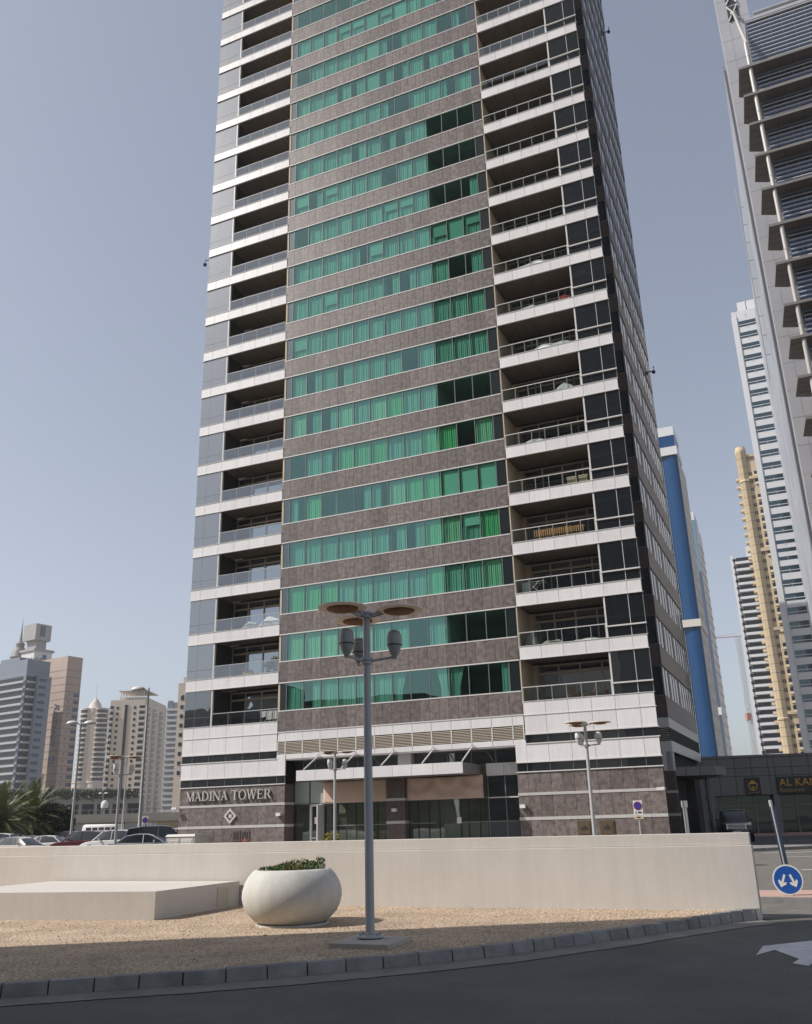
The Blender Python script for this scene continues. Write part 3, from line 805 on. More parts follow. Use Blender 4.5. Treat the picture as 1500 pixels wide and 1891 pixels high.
for u in (10.81, 13.47, 16.16, 18.84, 21.46 - 0.1):
    s = MB(); s.tube([(u, -1.95, 4.95), (u, -0.12, 5.86)], 0.045, 8)
    s.tube([(u-.22, -0.05, 5.84), (u, -0.12, 6.02)], 0.03, 6); s.tube([(u+.22, -0.05, 5.84), (u, -0.12, 6.02)], 0.03, 6); s.tube([(u-.24, -0.06, 5.84), (u+.24, -0.06, 5.84)], 0.025, 6)
    s.build('canopy_strut', M_TRIM, TW)

# ---- lettering, emblem and small fittings of the tower
GLY = {}
def stem(x0, x1): return [(x0, 0), (x1, 0), (x1, 1), (x0, 1)]
def diag(x0, x1, w, y0=0.0, y1=1.0): return [(x0, y0), (x0+w, y0), (x1+w, y1), (x1, y1)]
def serif(c, y, h=0.045, w=0.14): return [(c-w, y), (c+w, y), (c+w, y+h), (c-w, y+h)]
def arc(cx, cy, rx, ry, tx, ty, a0, a1, n=14):
    o = [(cx+rx*math.cos(a0+(a1-a0)*i/n), cy+ry*math.sin(a0+(a1-a0)*i/n)) for i in range(n+1)]
    q = [(cx+(rx-tx)*math.cos(a0+(a1-a0)*i/n), cy+(ry-ty)*math.sin(a0+(a1-a0)*i/n)) for i in range(n+1)]
    return [[o[i], o[i+1], q[i+1], q[i]] for i in range(n)]
TS, TH = 0.13, 0.06
GLY['M'] = (1.02, [stem(.10, .10+TH), stem(.80, .80+TS), diag(.44, .06, .15), diag(.44, .80, .07), serif(.13, 0), serif(.865, 0), serif(.10, .955, w=.10), serif(.87, .955, w=.12)])
GLY['A'] = (.88, [diag(.10, .40, TH), diag(.66, .36, TS), [(.24, .32), (.64, .32), (.64, .39), (.24, .39)], serif(.13, 0), serif(.74, 0)])
GLY['D'] = (.92, [stem(.10, .10+TS), serif(.165, 0, w=.12), serif(.165, .955, w=.12)] + arc(.34, .5, .48, .5, .13, .06, -math.pi/2, math.pi/2) + [[(.16, 0), (.34, 0), (.34, .06), (.16, .06)], [(.16, .94), (.34, .94), (.34, 1), (.16, 1)]])
GLY['I'] = (.42, [stem(.14, .14+TS), serif(.205, 0), serif(.205, .955)])
GLY['N'] = (.96, [stem(.12, .12+TH), stem(.78, .78+TH), diag(.70, .06, .15), serif(.15, 0), serif(.81, .955), serif(.10, .955, w=.10)])
GLY['T'] = (.82, [stem(.345, .345+TS), serif(.41, 0, w=.15), [(.02, .94), (.80, .94), (.80, 1), (.02, 1)], [(.02, .76), (.06, .76), (.06, 1), (.02, 1)], [(.76, .76), (.80, .76), (.80, 1), (.76, 1)]])
GLY['O'] = (.98, arc(.48, .5, .44, .52, .13, .055, 0, 2*math.pi, 28))
GLY['W'] = (1.22, [diag(.30, .06, TS), diag(.30, .56, TH), diag(.76, .52, TS), diag(.78, 1.06, TH), serif(.12, .955), serif(.60, .955, w=.12), serif(1.08, .955)])
GLY['E'] = (.80, [stem(.10, .10+TS), [(.06, 0), (.70, 0), (.70, .06), (.06, .06)], [(.06, .94), (.68, .94), (.68, 1), (.06, 1)], [(.2, .48), (.52, .48), (.52, .54), (.2, .54)], [(.66, 0), (.72, .24), (.69, .24), (.62, .05)], [(.64, 1), (.68, .78), (.65, .78), (.60, .95)], [(.49, .40), (.52, .40), (.52, .62), (.49, .62)]])
GLY['R'] = (.90, [stem(.10, .10+TS), serif(.165, 0, w=.13), diag(.66, .38, .14, 0, .5), serif(.80, 0, w=.10), [(.06, .94), (.40, .94), (.40, 1), (.06, 1)], [(.2, .46), (.40, .46), (.40, .52), (.2, .52)]] + arc(.38, .73, .30, .27, .13, .06, -math.pi/2, math.pi/2))
def lettering(text, u0, u1, z0, h, w, d):
    tot = sum(GLY[c][0] if c != ' ' else .42 for c in text)
    sx = (u1-u0)/tot; m = MB(); x = u0; q = 0
    for c in text:
        if c == ' ': x += .42*sx; continue
        wd, polys = GLY[c]
        for p in polys:
            a = sum(p[i][0]*p[(i+1)%4][1]-p[(i+1)%4][0]*p[i][1] for i in range(4))
            if a < 0: p = p[::-1]
            q += 1; e = 0.0012*(q % 5)                      # neighbours never share a plane
            F = [(x+px*sx, w-d-e, z0+py*h) for px, py in p]; B = [(a_, w, b_) for a_, _, b_ in F]
            m.face(F)
            for i in range(4): m.face([F[i], B[i], B[(i+1) % 4], F[(i+1) % 4]])
        x += wd*sx
    return m
M_LETTER = mat('brushed pale letter metal', (0.62, 0.58, 0.55), 0.35, 0.3)
lettering('MADINA TOWER', 0.66, 7.42, 3.40, 0.60, -0.10, 0.10).build('sign_lettering', M_LETTER, TW)
e = MB()
def ring4(r0, r1, w0, w1, cu=4.2, cz=2.385, sx=1.0):
    for i in range(4):
        a0, a1 = math.pi/2*i, math.pi/2*(i+1)
        P = [(cu+sx*r*math.cos(a), z_) for r, a, z_ in ((r1, a0, cz+r1*math.sin(a0)), (r1, a1, cz+r1*math.sin(a1)), (r0, a1, cz+r0*math.sin(a1)), (r0, a0, cz+r0*math.sin(a0)))]
        F = [(x, w0, z) for x, z in P]; B = [(x, w1, z) for x, z in P]
        e.face(F)
        for q in range(4): e.face([F[q], B[q], B[(q+1) % 4], F[(q+1) % 4]])
ring4(0.30, 0.50, -0.14, -0.04)
e.build('emblem', M_LETTER, TW)
e2_ = MB(); e2_.lathe([(0.14, 0), (0.14, 0.05), (0.0, 0.05)], (0, 0, 0), 20)
o = e2_.build('emblem_disc', M_LETTER, TW, (4.2, -0.06, 2.385)); o.rotation_euler = (math.pi/2, 0, 0)
dm = MB(); dm.face([(4.2-.29, -0.058, 2.385), (4.2, -0.058, 2.385-.29), (4.2+.29, -0.058, 2.385), (4.2, -0.058, 2.385+.29)])
dm.build('emblem_field', M_BACK, TW)
def light_box(u, w, z):
    m = MB(); m.box(u-.16, u+.16, w-.24, w, z-.10, z+.10); m.box(u-.13, u+.13, w-.21, w-.03, z-.115, z-.10, 1)
    o = m.build('wall_light', [M_ALU, M_BACK], TW, bevel=0.02)
for u, w, z in ((7.98, -.06, 2.38), (24.3, -.06, 2.38), (15.9, .55, 2.42)): light_box(u, w, z)
def cctv(u, w, z, s, name='security_camera'):
    m = MB(); m.tube([(u, w, z+.08), (u+s*.16, w-.22, z+.04), (u+s*.22, w-.26, z)], .03, 6)
    m.box(u+s*.05-.30, u+s*.05+.12, w-.40, w-.24, z-.07, z+.07)
    m.build(name, M_ALU, TW)
cctv(0.0, -.05, 2.98, -1); cctv(32.2, -.05, 3.06, 1)
m = MB(); m.tube([(-.05, -.02, 46.9), (-.35, -.1, 46.9), (-.35, -.1, 46.6)], .035, 6); m.lathe([(.0, -.2), (.14, -.12), (.16, 0), (.08, .12), (.0, .14)], (-.35, -.1, 46.5), 12)
m.build('security_camera', M_BLACK, TW)
for w_, z_ in ((22.7, 79.5), (22.7, 39.5)):
    m = MB(); m.tube([(31.9, w_, z_), (32.3, w_, z_), (32.35, w_, z_+.45)], .06, 6); m.lathe([(0, -.2), (.16, -.1), (.16, .1), (0, .2)], (32.3, w_, z_-.1), 10)
    m.build('security_camera', M_BLACK, TW)
for a, b in ((4.42, 5.02), (5.10, 5.74)):
    m = MB(); m.box(a, b, -.09, -.03, .82, 1.46, 0); m.box(a+.09, b-.09, -.10, -.085, .92, 1.36, 1); m.build('wall_vent', [M_STONED, M_BACK], TW)
M_BRONZE = mat('bronze metal', (0.16, 0.115, 0.075), 0.4, 0.5)
for a in (27.35, 28.62):
    m = MB(); m.box(a, a+.78, -.10, -.03, .72, 1.50, 0); m.box(a+.08, a+.70, -.125, -.09, .80, 1.42, 0); m.box(a+.20, a+.58, -.135, -.12, 1.02, 1.18, 1)
    m.lathe([(.0, -.02), (.06, 0), (.0, .02)], (a+.39, -.14, 1.26), 10)
    m.build('hose_cabinet', [M_BRONZE, M_BACK], TW)

# ---- banners hung under the canopy
def banner(name, u0, u1, z0, z1, label, seed, sag):
    b = MB(); nx, nz = 40, 14; rng = random.Random(seed); P = []
    for j in range(nz+1):
        for i in range(nx+1):
            s, t = i/nx, j/nz
            d = 0.0
            for (cx, f, a) in ((0.15, 9, .05), (0.55, 7, .07), (0.9, 11, .05)):
                r = math.hypot((s-cx)*(u1-u0)/1.4, (1.15-t))
                d += a*math.sin(f*r+seed)*math.exp(-2.2*abs(r-0.7))
            d += 0.010*math.sin(40*s+6*t)
            P.append((u0+(u1-u0)*s, 0.78+d*sag, z0+(z1-z0)*t-0.05*math.sin(math.pi*s)*(t if sag > .5 else 0.2)))
    b.v = P
    for j in range(nz):
        for i in range(nx):
            a = j*(nx+1)+i; b.f.append((a, a+1, a+nx+2, a+nx+1)); b.m.append(0); b.s.append(True)
    o = b.build(name, mat('tan banner cloth', (0.60, 0.44, 0.36), 0.9, var=0.05, vscale=1.5))
    o.location = C0; o.rotation_euler = (0, 0, AX)
    md = o.modifiers.new('thick', 'SOLIDIFY'); md.thickness = 0.006
    tag(o, label, 'banner', 'cloth banners under the entrance canopy')
banner('banner', 10.72, 15.25, 2.98, 4.30, 'smooth tan cloth banner under the left half of the entrance canopy', 1, 0.25)
banner('banner', 16.58, 21.62, 2.96, 4.30, 'wrinkled tan cloth banner under the right half of the entrance canopy', 2, 1.0)

# ---- things kept on the balconies
def at_f(u, w, z): return fp(u, w, z)
def bush(m, c, r, n, rng, size=0.09, flat=1.0, mi=0):
    for _ in range(n):
        while True:
            d = Vector((rng.uniform(-1,1), rng.uniform(-1,1), rng.uniform(-1,1)))
            if 0.15 < d.length < 1: break
        p = Vector(c) + Vector((d.x*r, d.y*r, d.z*r*flat))
        a = Vector((rng.uniform(-1,1), rng.uniform(-1,1), rng.uniform(-.6,1))).normalized()
        b = a.cross(Vector((rng.uniform(-1,1), rng.uniform(-1,1), rng.uniform(-1,1)))).normalized()
        s = size*rng.uniform(.6, 1.4)
        m.face([p-a*s, p+b*s*.4, p+a*s, p-b*s*.4], mi)
def potted(u, w, k, h, r, n, label, seed, m_leaf=None):
    t = thing('potted_plant', label, 'plant', at_f(u, w, zk(k)-0.1), AX, 'plants on the balconies')
    p = MB(); p.lathe([(0, 0), (.14, 0), (.19, .30), (.16, .30), (.15, .26), (0, .26)], (0, 0, 0), 14)
    p.build('pot', mat('clay pot', (0.24, 0.12, 0.07), 0.8), t)
    l = MB(); rng = random.Random(seed)
    bush(l, (0, 0, .3+h*.5), r, n, rng, .075, h*.5/r)
    for i in range(4):
        a = rng.uniform(0, 6.28); l.tube([(0, 0, .25), (math.cos(a)*r*.3, math.sin(a)*r*.3, .3+h*.5)], .012, 4)
    l.build('leaves', m_leaf or M_LEAF, t)
    return t
potted(7.05, 0.55, 0, 1.0, 0.48, 420, 'bushy green potted plant on a low left-wing balcony, tallest on its railing', 1)
potted(6.45, 0.60, 0, 0.75, 0.36, 260, 'smaller green potted plant just left of the bushy one on the low left balcony', 2)
potted(3.0, 0.5, 0, 0.55, 0.30, 140, 'small dark potted plant at the left end of the flowered balcony', 3)
potted(7.2, 0.7, 7, 1.5, 0.26, 110, 'thin plant reaching above the railing, high on the left wing balconies', 4)
potted(5.8, 0.5, 7, 0.75, 0.22, 90, 'small plant in the middle of a high left-wing balcony railing', 5)
potted(3.2, 0.35, 13, 0.72, 0.34, 180, 'yellowish plant behind the railing on an upper left-wing balcony', 6, mat('yellow green leaf', (0.22, 0.17, 0.03), 0.6, island=0.5))
t = thing('flower_box', 'yellow planter box with red flowers on a low left-wing balcony', 'flower box', at_f(4.95, 0.35, zk(0)-0.1), AX)
m = MB(); m.box(-.38, .38, -.14, .14, 0, .32); m.build('box', mat('yellow box', (0.55, 0.38, 0.10), 0.6), t, bevel=.01)
m = MB(); bush(m, (0, 0, .40), .36, 120, random.Random(8), .06, .3); m.build('flowers', mat('red flower', (0.42, 0.03, 0.03), 0.7, island=.4), t)
def cloth_pile(u0, u1, w, k, h, label, seed, col=None, name='drying_cloth', grp=None, up=0.0):
    m = MB(); rng = random.Random(seed); nx, ny = 18, 9; P = []
    for j in range(ny+1):
        for i in range(nx+1):
            s, q = i/nx, j/ny
            z = h*(math.sin(math.pi*min(1, max(0, s)))**0.35)*(0.25+0.75*math.sin(math.pi*q)**0.6) + .06*math.sin(11*s+seed)*math.sin(5*q+seed*2) + rng.uniform(-.01,.01)
            P.append((u0+(u1-u0)*s, w-.28+.56*q+.03*math.sin(9*s+seed), max(0.0, z)+up))
    m.v = [(x-u0, y-w, z) for x, y, z in P]
    for j in range(ny):
        for i in range(nx):
            a = j*(nx+1)+i; m.f.append((a, a+1, a+nx+2, a+nx+1)); m.m.append(0); m.s.append(True)
    o = m.build(name, col or M_WHITE); o.location = at_f(u0, w, zk(k)-0.09); o.rotation_euler = (0, 0, AX)
    return tag(o, label, 'cloth', grp)
cloth_pile(4.3, 5.6, .5, 1, .62, 'grey and white covered seat behind glass, second left balcony from the bottom up', 1, mat('grey cloth', (.55,.55,.54), .9), 'dust_sheet')
cloth_pile(5.7, 7.5, .5, 1, .78, 'long white dust sheet over furniture behind the railing, low on the left wing', 3, None, 'dust_sheet')
cloth_pile(26.3, 28.9, .25, 7+1, .50, 'white sheet laid along an upper right-wing balcony rail', 5, None, 'dust_sheet')
cloth_pile(26.4, 27.6, .3, 7, .42, 'white sheet beside a red cloth on a right-wing balcony', 6, None, 'dust_sheet')
cloth_pile(29.0, 29.9, .3, 7, .6, 'bright red cloth hung at the right end of a right-wing balcony', 7, mat('red cloth', (.42,.04,.05), .9), 'red_cloth')
cloth_pile(26.9, 29.7, .25, 6, .48, 'white sheet along a middle right-wing balcony, below the red cloth', 8, None, 'dust_sheet')
cloth_pile(28.3, 29.5, .3, 5, .62, 'crumpled white sheet on the balcony above the pale slab of board', 9, None, 'dust_sheet')
cloth_pile(25.9, 27.3, .3, 4, .40, 'flat white sheet near the left end of a middle right-wing balcony', 10, None, 'dust_sheet')
cloth_pile(24.95, 25.7, .7, 0, 1.05, 'tall pale bundle in the left corner of a low right-wing balcony', 11, mat('pale green cloth', (.36,.38,.34), .9), 'cloth_bundle')
cloth_pile(25.9, 27.4, .6, 0, .40, 'low grey bundle beside the tall pale one on the right wing', 12, mat('olive grey cloth', (.30,.30,.26), .9), 'cloth_bundle')
cloth_pile(28.0, 29.8, .25, 0, .22, 'thin white sheet on the floor edge of a low right-wing balcony', 13, None, 'dust_sheet')
cloth_pile(25.6, 27.2, 1.6, 5, .95, 'brown covered furniture at the back of a middle right-wing balcony', 14, mat('brown cover', (.26,.13,.08), .9), 'covered_furniture')
t = thing('slat_screen', 'orange wooden slat screens leaning along a right-wing balcony rail', 'screen', at_f(26.0, 0.35, zk(2)-0.1), AX)
for i, (a, b) in enumerate(((0.05, 1.25), (1.36, 2.40), (2.44, 3.30))):
    m = MB(); q = a
    while q < b-.04: m.box(q, q+.075, -.02, .02, 0.08+.02*i, .82-.03*i); q += .14
    m.box(a, b, .02, .04, .14, .19); m.box(a, b, .02, .04, .66, .71)
    m.build('slat_panel', mat('orange wood', (0.52, 0.27, 0.10), 0.6, island=.2), t)
def rack(u, w, k, label, cloths, seed):
    t = thing('drying_rack', label, 'drying rack', at_f(u, w, zk(k)-0.1), AX, 'drying racks on the balconies')
    m = MB()
    for y in (-.25, .25):
        m.tube([(-.55, y, .02), (.35, y, .85)], .014, 6); m.tube([(.55, y, .02), (-.35, y, .85)], .014, 6)
        m.tube([(-.75, y, .86), (.75, y, .86)], .014, 6)
    for i in range(9): m.tube([(-.72+.18*i, -.25, .86), (-.72+.18*i, .25, .86)], .007, 5)
    m.build('frame', mat('white tube', (0.75, 0.75, 0.73), .4), t)
    rng = random.Random(seed)
    for i in range(cloths):
        x0 = -.72+.5*i; m = MB(); n = 10
        d = rng.uniform(.35, .62)
        A = [(x0+.46*j/n, -.27+.02*math.sin(j*1.7), .86) for j in range(n+1)]
        B = [(x0+.46*j/n+.03*math.sin(j), -.29+.03*math.sin(j*2.1), .86-d+.03*math.sin(j)) for j in range(n+1)]
        C_ = [(x0+.46*j/n, .0+.02*math.sin(j), .87) for j in range(n+1)]
        m.loft([C_, A, B], 0, False, True, False)
        m.build('laundry', M_WHITE, t)
rack(6.7, .7, -1, 'drying rack hung with white laundry on the lowest left balcony', 3, 1)
rack(25.7, .8, 1, 'bare white folding drying rack at the left end of a right-wing balcony', 1, 2)
for i, (u, lb) in enumerate(((28.75, 'cream storage box on a right-wing balcony, left of two'), (29.5, 'cream storage box on a right-wing balcony, right of two'))):
    t = thing('storage_box', lb, 'box', at_f(u, .5, zk(3)-0.1), AX, 'storage boxes on the balcony')
    m = MB(); m.box(-.28, .28, -.22, .22, 0, .62); m.build('box', mat('cream board', (.52,.44,.27), .7), t, bevel=.01)
    m = MB(); m.box(-.30, .30, -.24, .24, .62, .68); m.build('lid', mat('pale board', (.58,.52,.38), .7), t)
def chair(u, w, k, rz, label, col):
    t = thing('balcony_chair', label, 'chair', at_f(u, w, zk(k)-0.1), AX+rz, 'chairs on the lowest right balcony')
    m = MB(); m.box(-.26, .26, -.26, .26, .38, .43); m.build('seat', col, t)
    m = MB(); m.hexa([(-.26,.22,.43),(.26,.22,.43),(.26,.26,.43),(-.26,.26,.43),(-.26,.36,.98),(.26,.36,.98),(.26,.40,.98),(-.26,.40,.98)]); m.build('backrest', col, t)
    for sx in (-1, 1):
        for sy in (-1, 1):
            m = MB(); m.tube([(sx*.22, sy*.22, .4), (sx*.25, sy*.25, 0)], .02, 6); m.build('leg', col, t)
wood = mat('brown wicker', (0.20, 0.10, 0.05), 0.7, island=.3)
chair(27.5, .9, -1, .4, 'brown upright chair on the lowest right balcony', wood)
chair(28.5, .9, -1, -1.2, 'brown chair turned sideways on the lowest right balcony', wood)

# ------------------------------------------------------------------ planter
pl = thing('planter', 'big round white concrete planter bowl standing on the gravel', 'planter', (-2.16, 16.72, 0.135))
m = MB()
prof = [(.50, .0), (.54, .02), (.66, .09), (.76, .19), (.83, .31), (.862, .44), (.855, .55), (.82, .67), (.755, .78), (.68, .86), (.645, .885), (.615, .885), (.60, .865), (.60, .78)]
m.lathe(prof, (0, 0, 0), 64, 0, False)
M_PLANT = mat('white planter concrete', (0.51, 0.50, 0.455), 0.75, 0, 0.35, col2=(0.57, 0.56, 0.515), vscale=2.5, detail=8, bump=0.08, bscale=25, streak=.10, grain=.03, gscale=40)
m.build('bowl', M_PLANT, pl)
m = MB(); m.lathe([(.0, -.02), (.60, -.02), (.63, .0), (.63, .028), (.58, .032), (.55, .01), (0, .01)], (0.02, -.02, 0), 48); m.build('saucer', M_PLANT, pl)
m = MB(); m.lathe([(.60, .80), (.3, .815), (0, .82)], (0, 0, 0), 32, 0, False); m.build('soil', mat('dry soil', (.10, .075, .05), .95, var=.3, vscale=12), pl)
rng = random.Random(21)
for nm, mt, cnt, zr in (('green_foliage', M_LEAF, 1900, .21), ('dry_foliage', M_DRY, 800, .23)):
    m = MB()
    for _ in range(cnt):
        a = rng.uniform(0, 6.283); r = .58*math.sqrt(rng.random())
        x, y = r*math.cos(a), r*math.sin(a)
        lump = .45+.55*(0.5+0.5*math.sin(5*x+1.0))*(0.6+.4*math.sin(7*y+2*x)) + (.45 if x > .42 else 0)
        if nm == 'dry_foliage' and not (-.12 < x < .22) and rng.random() < .75: continue
        if nm == 'green_foliage' and -.10 < x < .16 and rng.random() < .6: continue
        z = .82 + zr*rng.random()**.7*lump
        d = Vector((rng.gauss(0, .5), rng.gauss(0, .5), rng.uniform(.1, 1))).normalized()
        q = d.cross(Vector((rng.uniform(-1,1), rng.uniform(-1,1), .2))).normalized()
        s = rng.uniform(.018, .040) if nm == 'green_foliage' else rng.uniform(.02, .055)
        w_ = .42 if nm == 'green_foliage' else .16
        p = Vector((x, y, z)); m.face([p-d*s, p+q*s*w_, p+d*s, p-q*s*w_])
    for _ in range(60):
        a = rng.uniform(0, 6.283); r = .5*math.sqrt(rng.random()); x, y = r*math.cos(a), r*math.sin(a)
        h = rng.uniform(.06, .17); m.tube([(x, y, .80), (x+rng.uniform(-.04,.04), y+rng.uniform(-.04,.04), .80+h)], .005, 4)
    m.build(nm, mt, pl)

# ------------------------------------------------------------------ disc lamps
M_DISC = mat('pale disc rim', (0.86, 0.76, 0.65), 0.6, var=.08, vscale=8)
M_RATTAN = mat('brown woven reflector', (0.36, 0.18, 0.08), 0.75, col2=(0.17, 0.075, 0.03), vscale=38, detail=2, bump=.8, bscale=55)
M_EGG = mat('grey egg lamp shell', (0.33, 0.325, 0.32), 0.4, var=.03, vscale=4)
def disc_lamp(loc, rz, pm, label, far=False, egg=None, H=4.80):
    t = thing('disc_lamp', label, 'street lamp', loc, rz, 'three-armed disc lamps')
    ang = [math.atan2(-.44, -.36), math.atan2(-.16, .53), math.atan2(.52, -.17)]
    m = MB(); m.tube([(0,0,0), (0,0,1.2), (0,0,H)], [.067, .065, .056], 20)
    m.build('pole', pm, t)
    m = MB(); m.lathe([(.0, .05), (.16, .05), (.19, .065), (.19, .085), (.10, .09), (.085, .10), (.08, .10)], (0,0,0), 28, 0, False)
    for i in range(6):
        a = i*math.pi/3+.3; m.lathe([(.02, .08), (.02, .125), (.012, .13), (0, .13)], (.145*math.cos(a), .145*math.sin(a), 0), 8)
    m.build('base_flange', pm, t)
    m = MB()
    for z in (H-.06, H-.80):
        m.lathe([(.072, -.05), (.10, -.05), (.10, -.01), (.085, 0), (.10, .01), (.10, .05), (.06, .05)], (0, 0, z), 16)
    m.build('collar', pm, t)
    for i, a in enumerate(ang):
        c, s = math.cos(a), math.sin(a)
        m = MB(); m.tube([(c*.06, s*.06, H-.06), (c*.24, s*.24, H-.04)], .03, 8)
        for tside in (-.09, .09):
            m.tube([(c*.08-s*tside*.3, s*.08+c*tside*.3, H-.10), (c*.26-s*tside, s*.26+c*tside, H-.045)], .012, 6)
        m.build('disc_arm', pm, t)
        D = MB(); cx, cy, cz = c*.55, s*.55, H-.03
        n = 40
        def ring(r, z): return [(cx+r*math.cos(2*math.pi*j/n), cy+r*math.sin(2*math.pi*j/n), cz+z) for j in range(n)]
        D.loft([ring(.245, -.012), ring(.38, -.008), ring(.385, .0), ring(.38, .012), ring(.25, .016)], 0, False)
        D.loft([ring(.25, .016), ring(.0001, .05)], 0, False)
        o = D.build('lamp_disc', M_DISC, t)
        D = MB(); n = 48
        def wob(r, z, amp): return [(cx+r*(1+amp*math.sin(24*math.pi*2*j/n/2))*math.cos(2*math.pi*j/n), cy+r*(1+amp*math.sin(12*2*math.pi*j/n))*math.sin(2*math.pi*j/n), cz+z) for j in range(n)]
        D.loft([wob(.250, -.010, 0), wob(.24, -.030, .02), wob(.20, -.048, .02), wob(.12, -.066, .03), wob(.0001, -.075, 0)], 0, False, False)
        D.build('woven_reflector', M_RATTAN, o)
        er = .46
        m = MB(); zb = H-.80
        m.tube([(c*.08, s*.08, zb), (c*er, s*er, zb+.03)], .022, 8); m.build('egg_arm', pm, t)
        m = MB(); m.lathe([(.035, -.06), (.042, -.02), (.055, 0), (.085, .06), (.110, .15), (.118, .23), (.110, .31), (.090, .365), (.060, .39), (.0, .395)], (c*er, s*er, zb+.06), 22)
        m.lathe([(.119, .0), (.121, .004), (.121, .010), (.118, .014)], (c*er, s*er, zb+.21), 22, 1, False)
        m.lathe([(.10, .41-.03), (.085, .395), (.0, .40)], (c*er, s*er, zb+.03), 16)
        m.build('egg_lamp', [egg or M_EGG, M_BLACK], t)
    return t
near = disc_lamp((-0.68, 13.95, 0.14), 0.0, M_POLE, 'tall grey lamp pole with three flat discs on a concrete slab in the gravel')
sl = thing('concrete_slab', 'square concrete footing slab under the grey lamp pole in the gravel', 'slab', (-0.65, 13.80, 0.11))
m = MB(); Pq = [(-1.235, 13.53), (-.41, 13.18), (-.084, 14.02), (-.90, 14.44)]
m.prism([(x+.65, y-13.80) for x, y in Pq], 0.0, 0.078); m.build('footing', M_CONC, sl, bevel=.012)
M_EGGW = mat('white egg lamp shell', (0.62, 0.60, 0.57), 0.4)
disc_lamp((*polar(-4.85, 42.2)[:2], 0.06), 0.25, M_POLEW, 'pale disc lamp in front of the tower entrance banners', egg=M_EGGW)
disc_lamp((*polar(10.73, 33.2)[:2], 0.12), -0.1, M_POLEW, 'white disc lamp in front of the right-hand stone base', egg=M_EGGW)
disc_lamp((*polar(-17.6, 42.6)[:2], 0.0), 0.5, mat('dull steel', (.36,.355,.36), .45), 'pale disc lamp in front of the beige apartment block', egg=M_EGGW)

# ------------------------------------------------------------------ tall street lamps
def mast(loc, H, heads, rz, label):
    t = thing('street_lamp', label, 'street lamp', loc, rz, 'tall street lamps by the car park')
    m = MB(); m.tube([(0,0,0), (0,0,.8), (0,0,H)], [.15, .13, .07], 14); m.build('pole', M_POLEW, t)
    for s in ((1, -1) if heads == 2 else (-1,)):
        m = MB(); m.tube([(0,0,H-.25), (s*.35,0,H-.12), (s*.55,0,H-.1)], .045, 8); m.build('arm', M_POLEW, t)
        m = MB(); m.lathe([(.0, -.10), (.30, -.10), (.40, -.05), (.40, -.02), (.36, .08), (.24, .19), (.0, .25)], (s*.78, 0, H-.1), 20, 0, True, 1.4, 1.0)
        m.build('lamp_head', M_EGGW, t)
mast(polar(-20.05, 90), 11.3, 2, .2, 'tall two-headed street lamp above the maroon car')
mast(polar(-16.32, 72), 12.0, 1, .1, 'tallest street lamp with a single bowl head, beside the tower')
mast(polar(-17.28, 140), 11.7, 2, .2, 'distant two-headed street lamp against the beige apartment block')
mast(polar(-18.47, 280), 11.7, 2, .2, 'farthest thin street lamp in front of the round stepped tower')

# ------------------------------------------------------------------ signs
M_BLUE = mat('blue sign face', (0.012, 0.085, 0.36), 0.35, 0, .5)
M_SIGNW = mat('white sign face', (0.72, 0.72, 0.70), 0.45)
t = thing('keep_either_side_sign', 'round blue sign with two white arrows low on a dark post at the right', 'sign', (7.56, 19.62, 0.12), -0.30)
m = MB(); m.tube([(.02, .06, 0), (-.10, .10, 1.85)], .035, 8); m.hexa([(-.02,.03,0),(.10,.03,0),(.10,.05,0),(-.02,.05,0),(-.14,.07,1.72),(-.02,.07,1.72),(-.02,.09,1.72),(-.14,.09,1.72)], 1)
m.build('post', [M_POLEW, mat('dark blue reflective post', (.03,.045,.075), .3)], t)
m = MB(); m.lathe([(0, -.02), (.29, -.02), (.29, .0), (0, 0)], (0,0,0), 48, 0); o = m.build('sign_plate', M_SIGNW, t, (0.0, 0, .30), rot=(math.pi/2, 0, 0))
m = MB(); m.lathe([(.262, 0), (.262, .004), (0, .004)], (0,0,0), 48); m.build('sign_face', M_BLUE, t, (0.0, -.0, .30), rot=(math.pi/2, 0, 0))
m = MB()
for s in (-1, 1):
    a = Vector((s*.05, .10)); b = Vector((s*.115, -.06)); d = (b-a).normalized(); q = Vector((-d.y, d.x))
    def P3(p): return (p.x, -.008, .30+p.y)
    m.face([P3(a+q*.022), P3(b+q*.022), P3(b-q*.022), P3(a-q*.022)])
    m.face([P3(b+q*.075-d*.05), P3(b+q*.078+d*.0), P3(b+d*.085), P3(b-q*.078), P3(b-q*.075-d*.05), P3(b-d*.005)])
m.build('arrow', M_SIGNW, t)
def parking_sign(loc, rz, H, label):
    t = thing('parking_sign', label, 'sign', loc, rz, 'no parking sign posts')
    m = MB(); m.tube([(0,0,0), (0,0,H-.1)], .035, 8); m.build('post', M_POLEW, t)
    m = MB(); m.box(-.22, .22, -.06, -.035, H-.68, H, 0); m.box(-.22, .22, -.062, -.035, H-.86, H-.70, 2)
    m.box(-.12, -.09, -.066, -.061, H-.64, H-.50, 1); m.box(-.02, .16, -.066, -.061, H-.60, H-.53, 1); m.box(-.10, .10, -.066, -.061, H-.81, H-.76, 1)
    m.build('plate', [M_SIGNW, M_BLACK, mat('cream plate', (.60,.50,.36), .6)], t)
    m = MB(); m.lathe([(.20, 0), (.20, .012), (0, .012)], (0,0,0), 28, 0); m.lathe([(.20, .0), (.20, .016), (.165, .016)], (0,0,0), 28, 1, False)
    m.build('roundel', [mat('violet blue roundel', (.05,.035,.26), .5), mat('dark red ring', (.30,.03,.06), .5)], t, (0, -.06, H-.25), rot=(math.pi/2,0,0))
parking_sign(polar(13.40, 47.6), -0.35, 2.42, 'no parking sign on a thin post before the right-hand stone base')
parking_sign(polar(-16.0, 68), -0.1, 2.55, 'no parking sign beside the tallest street lamp')

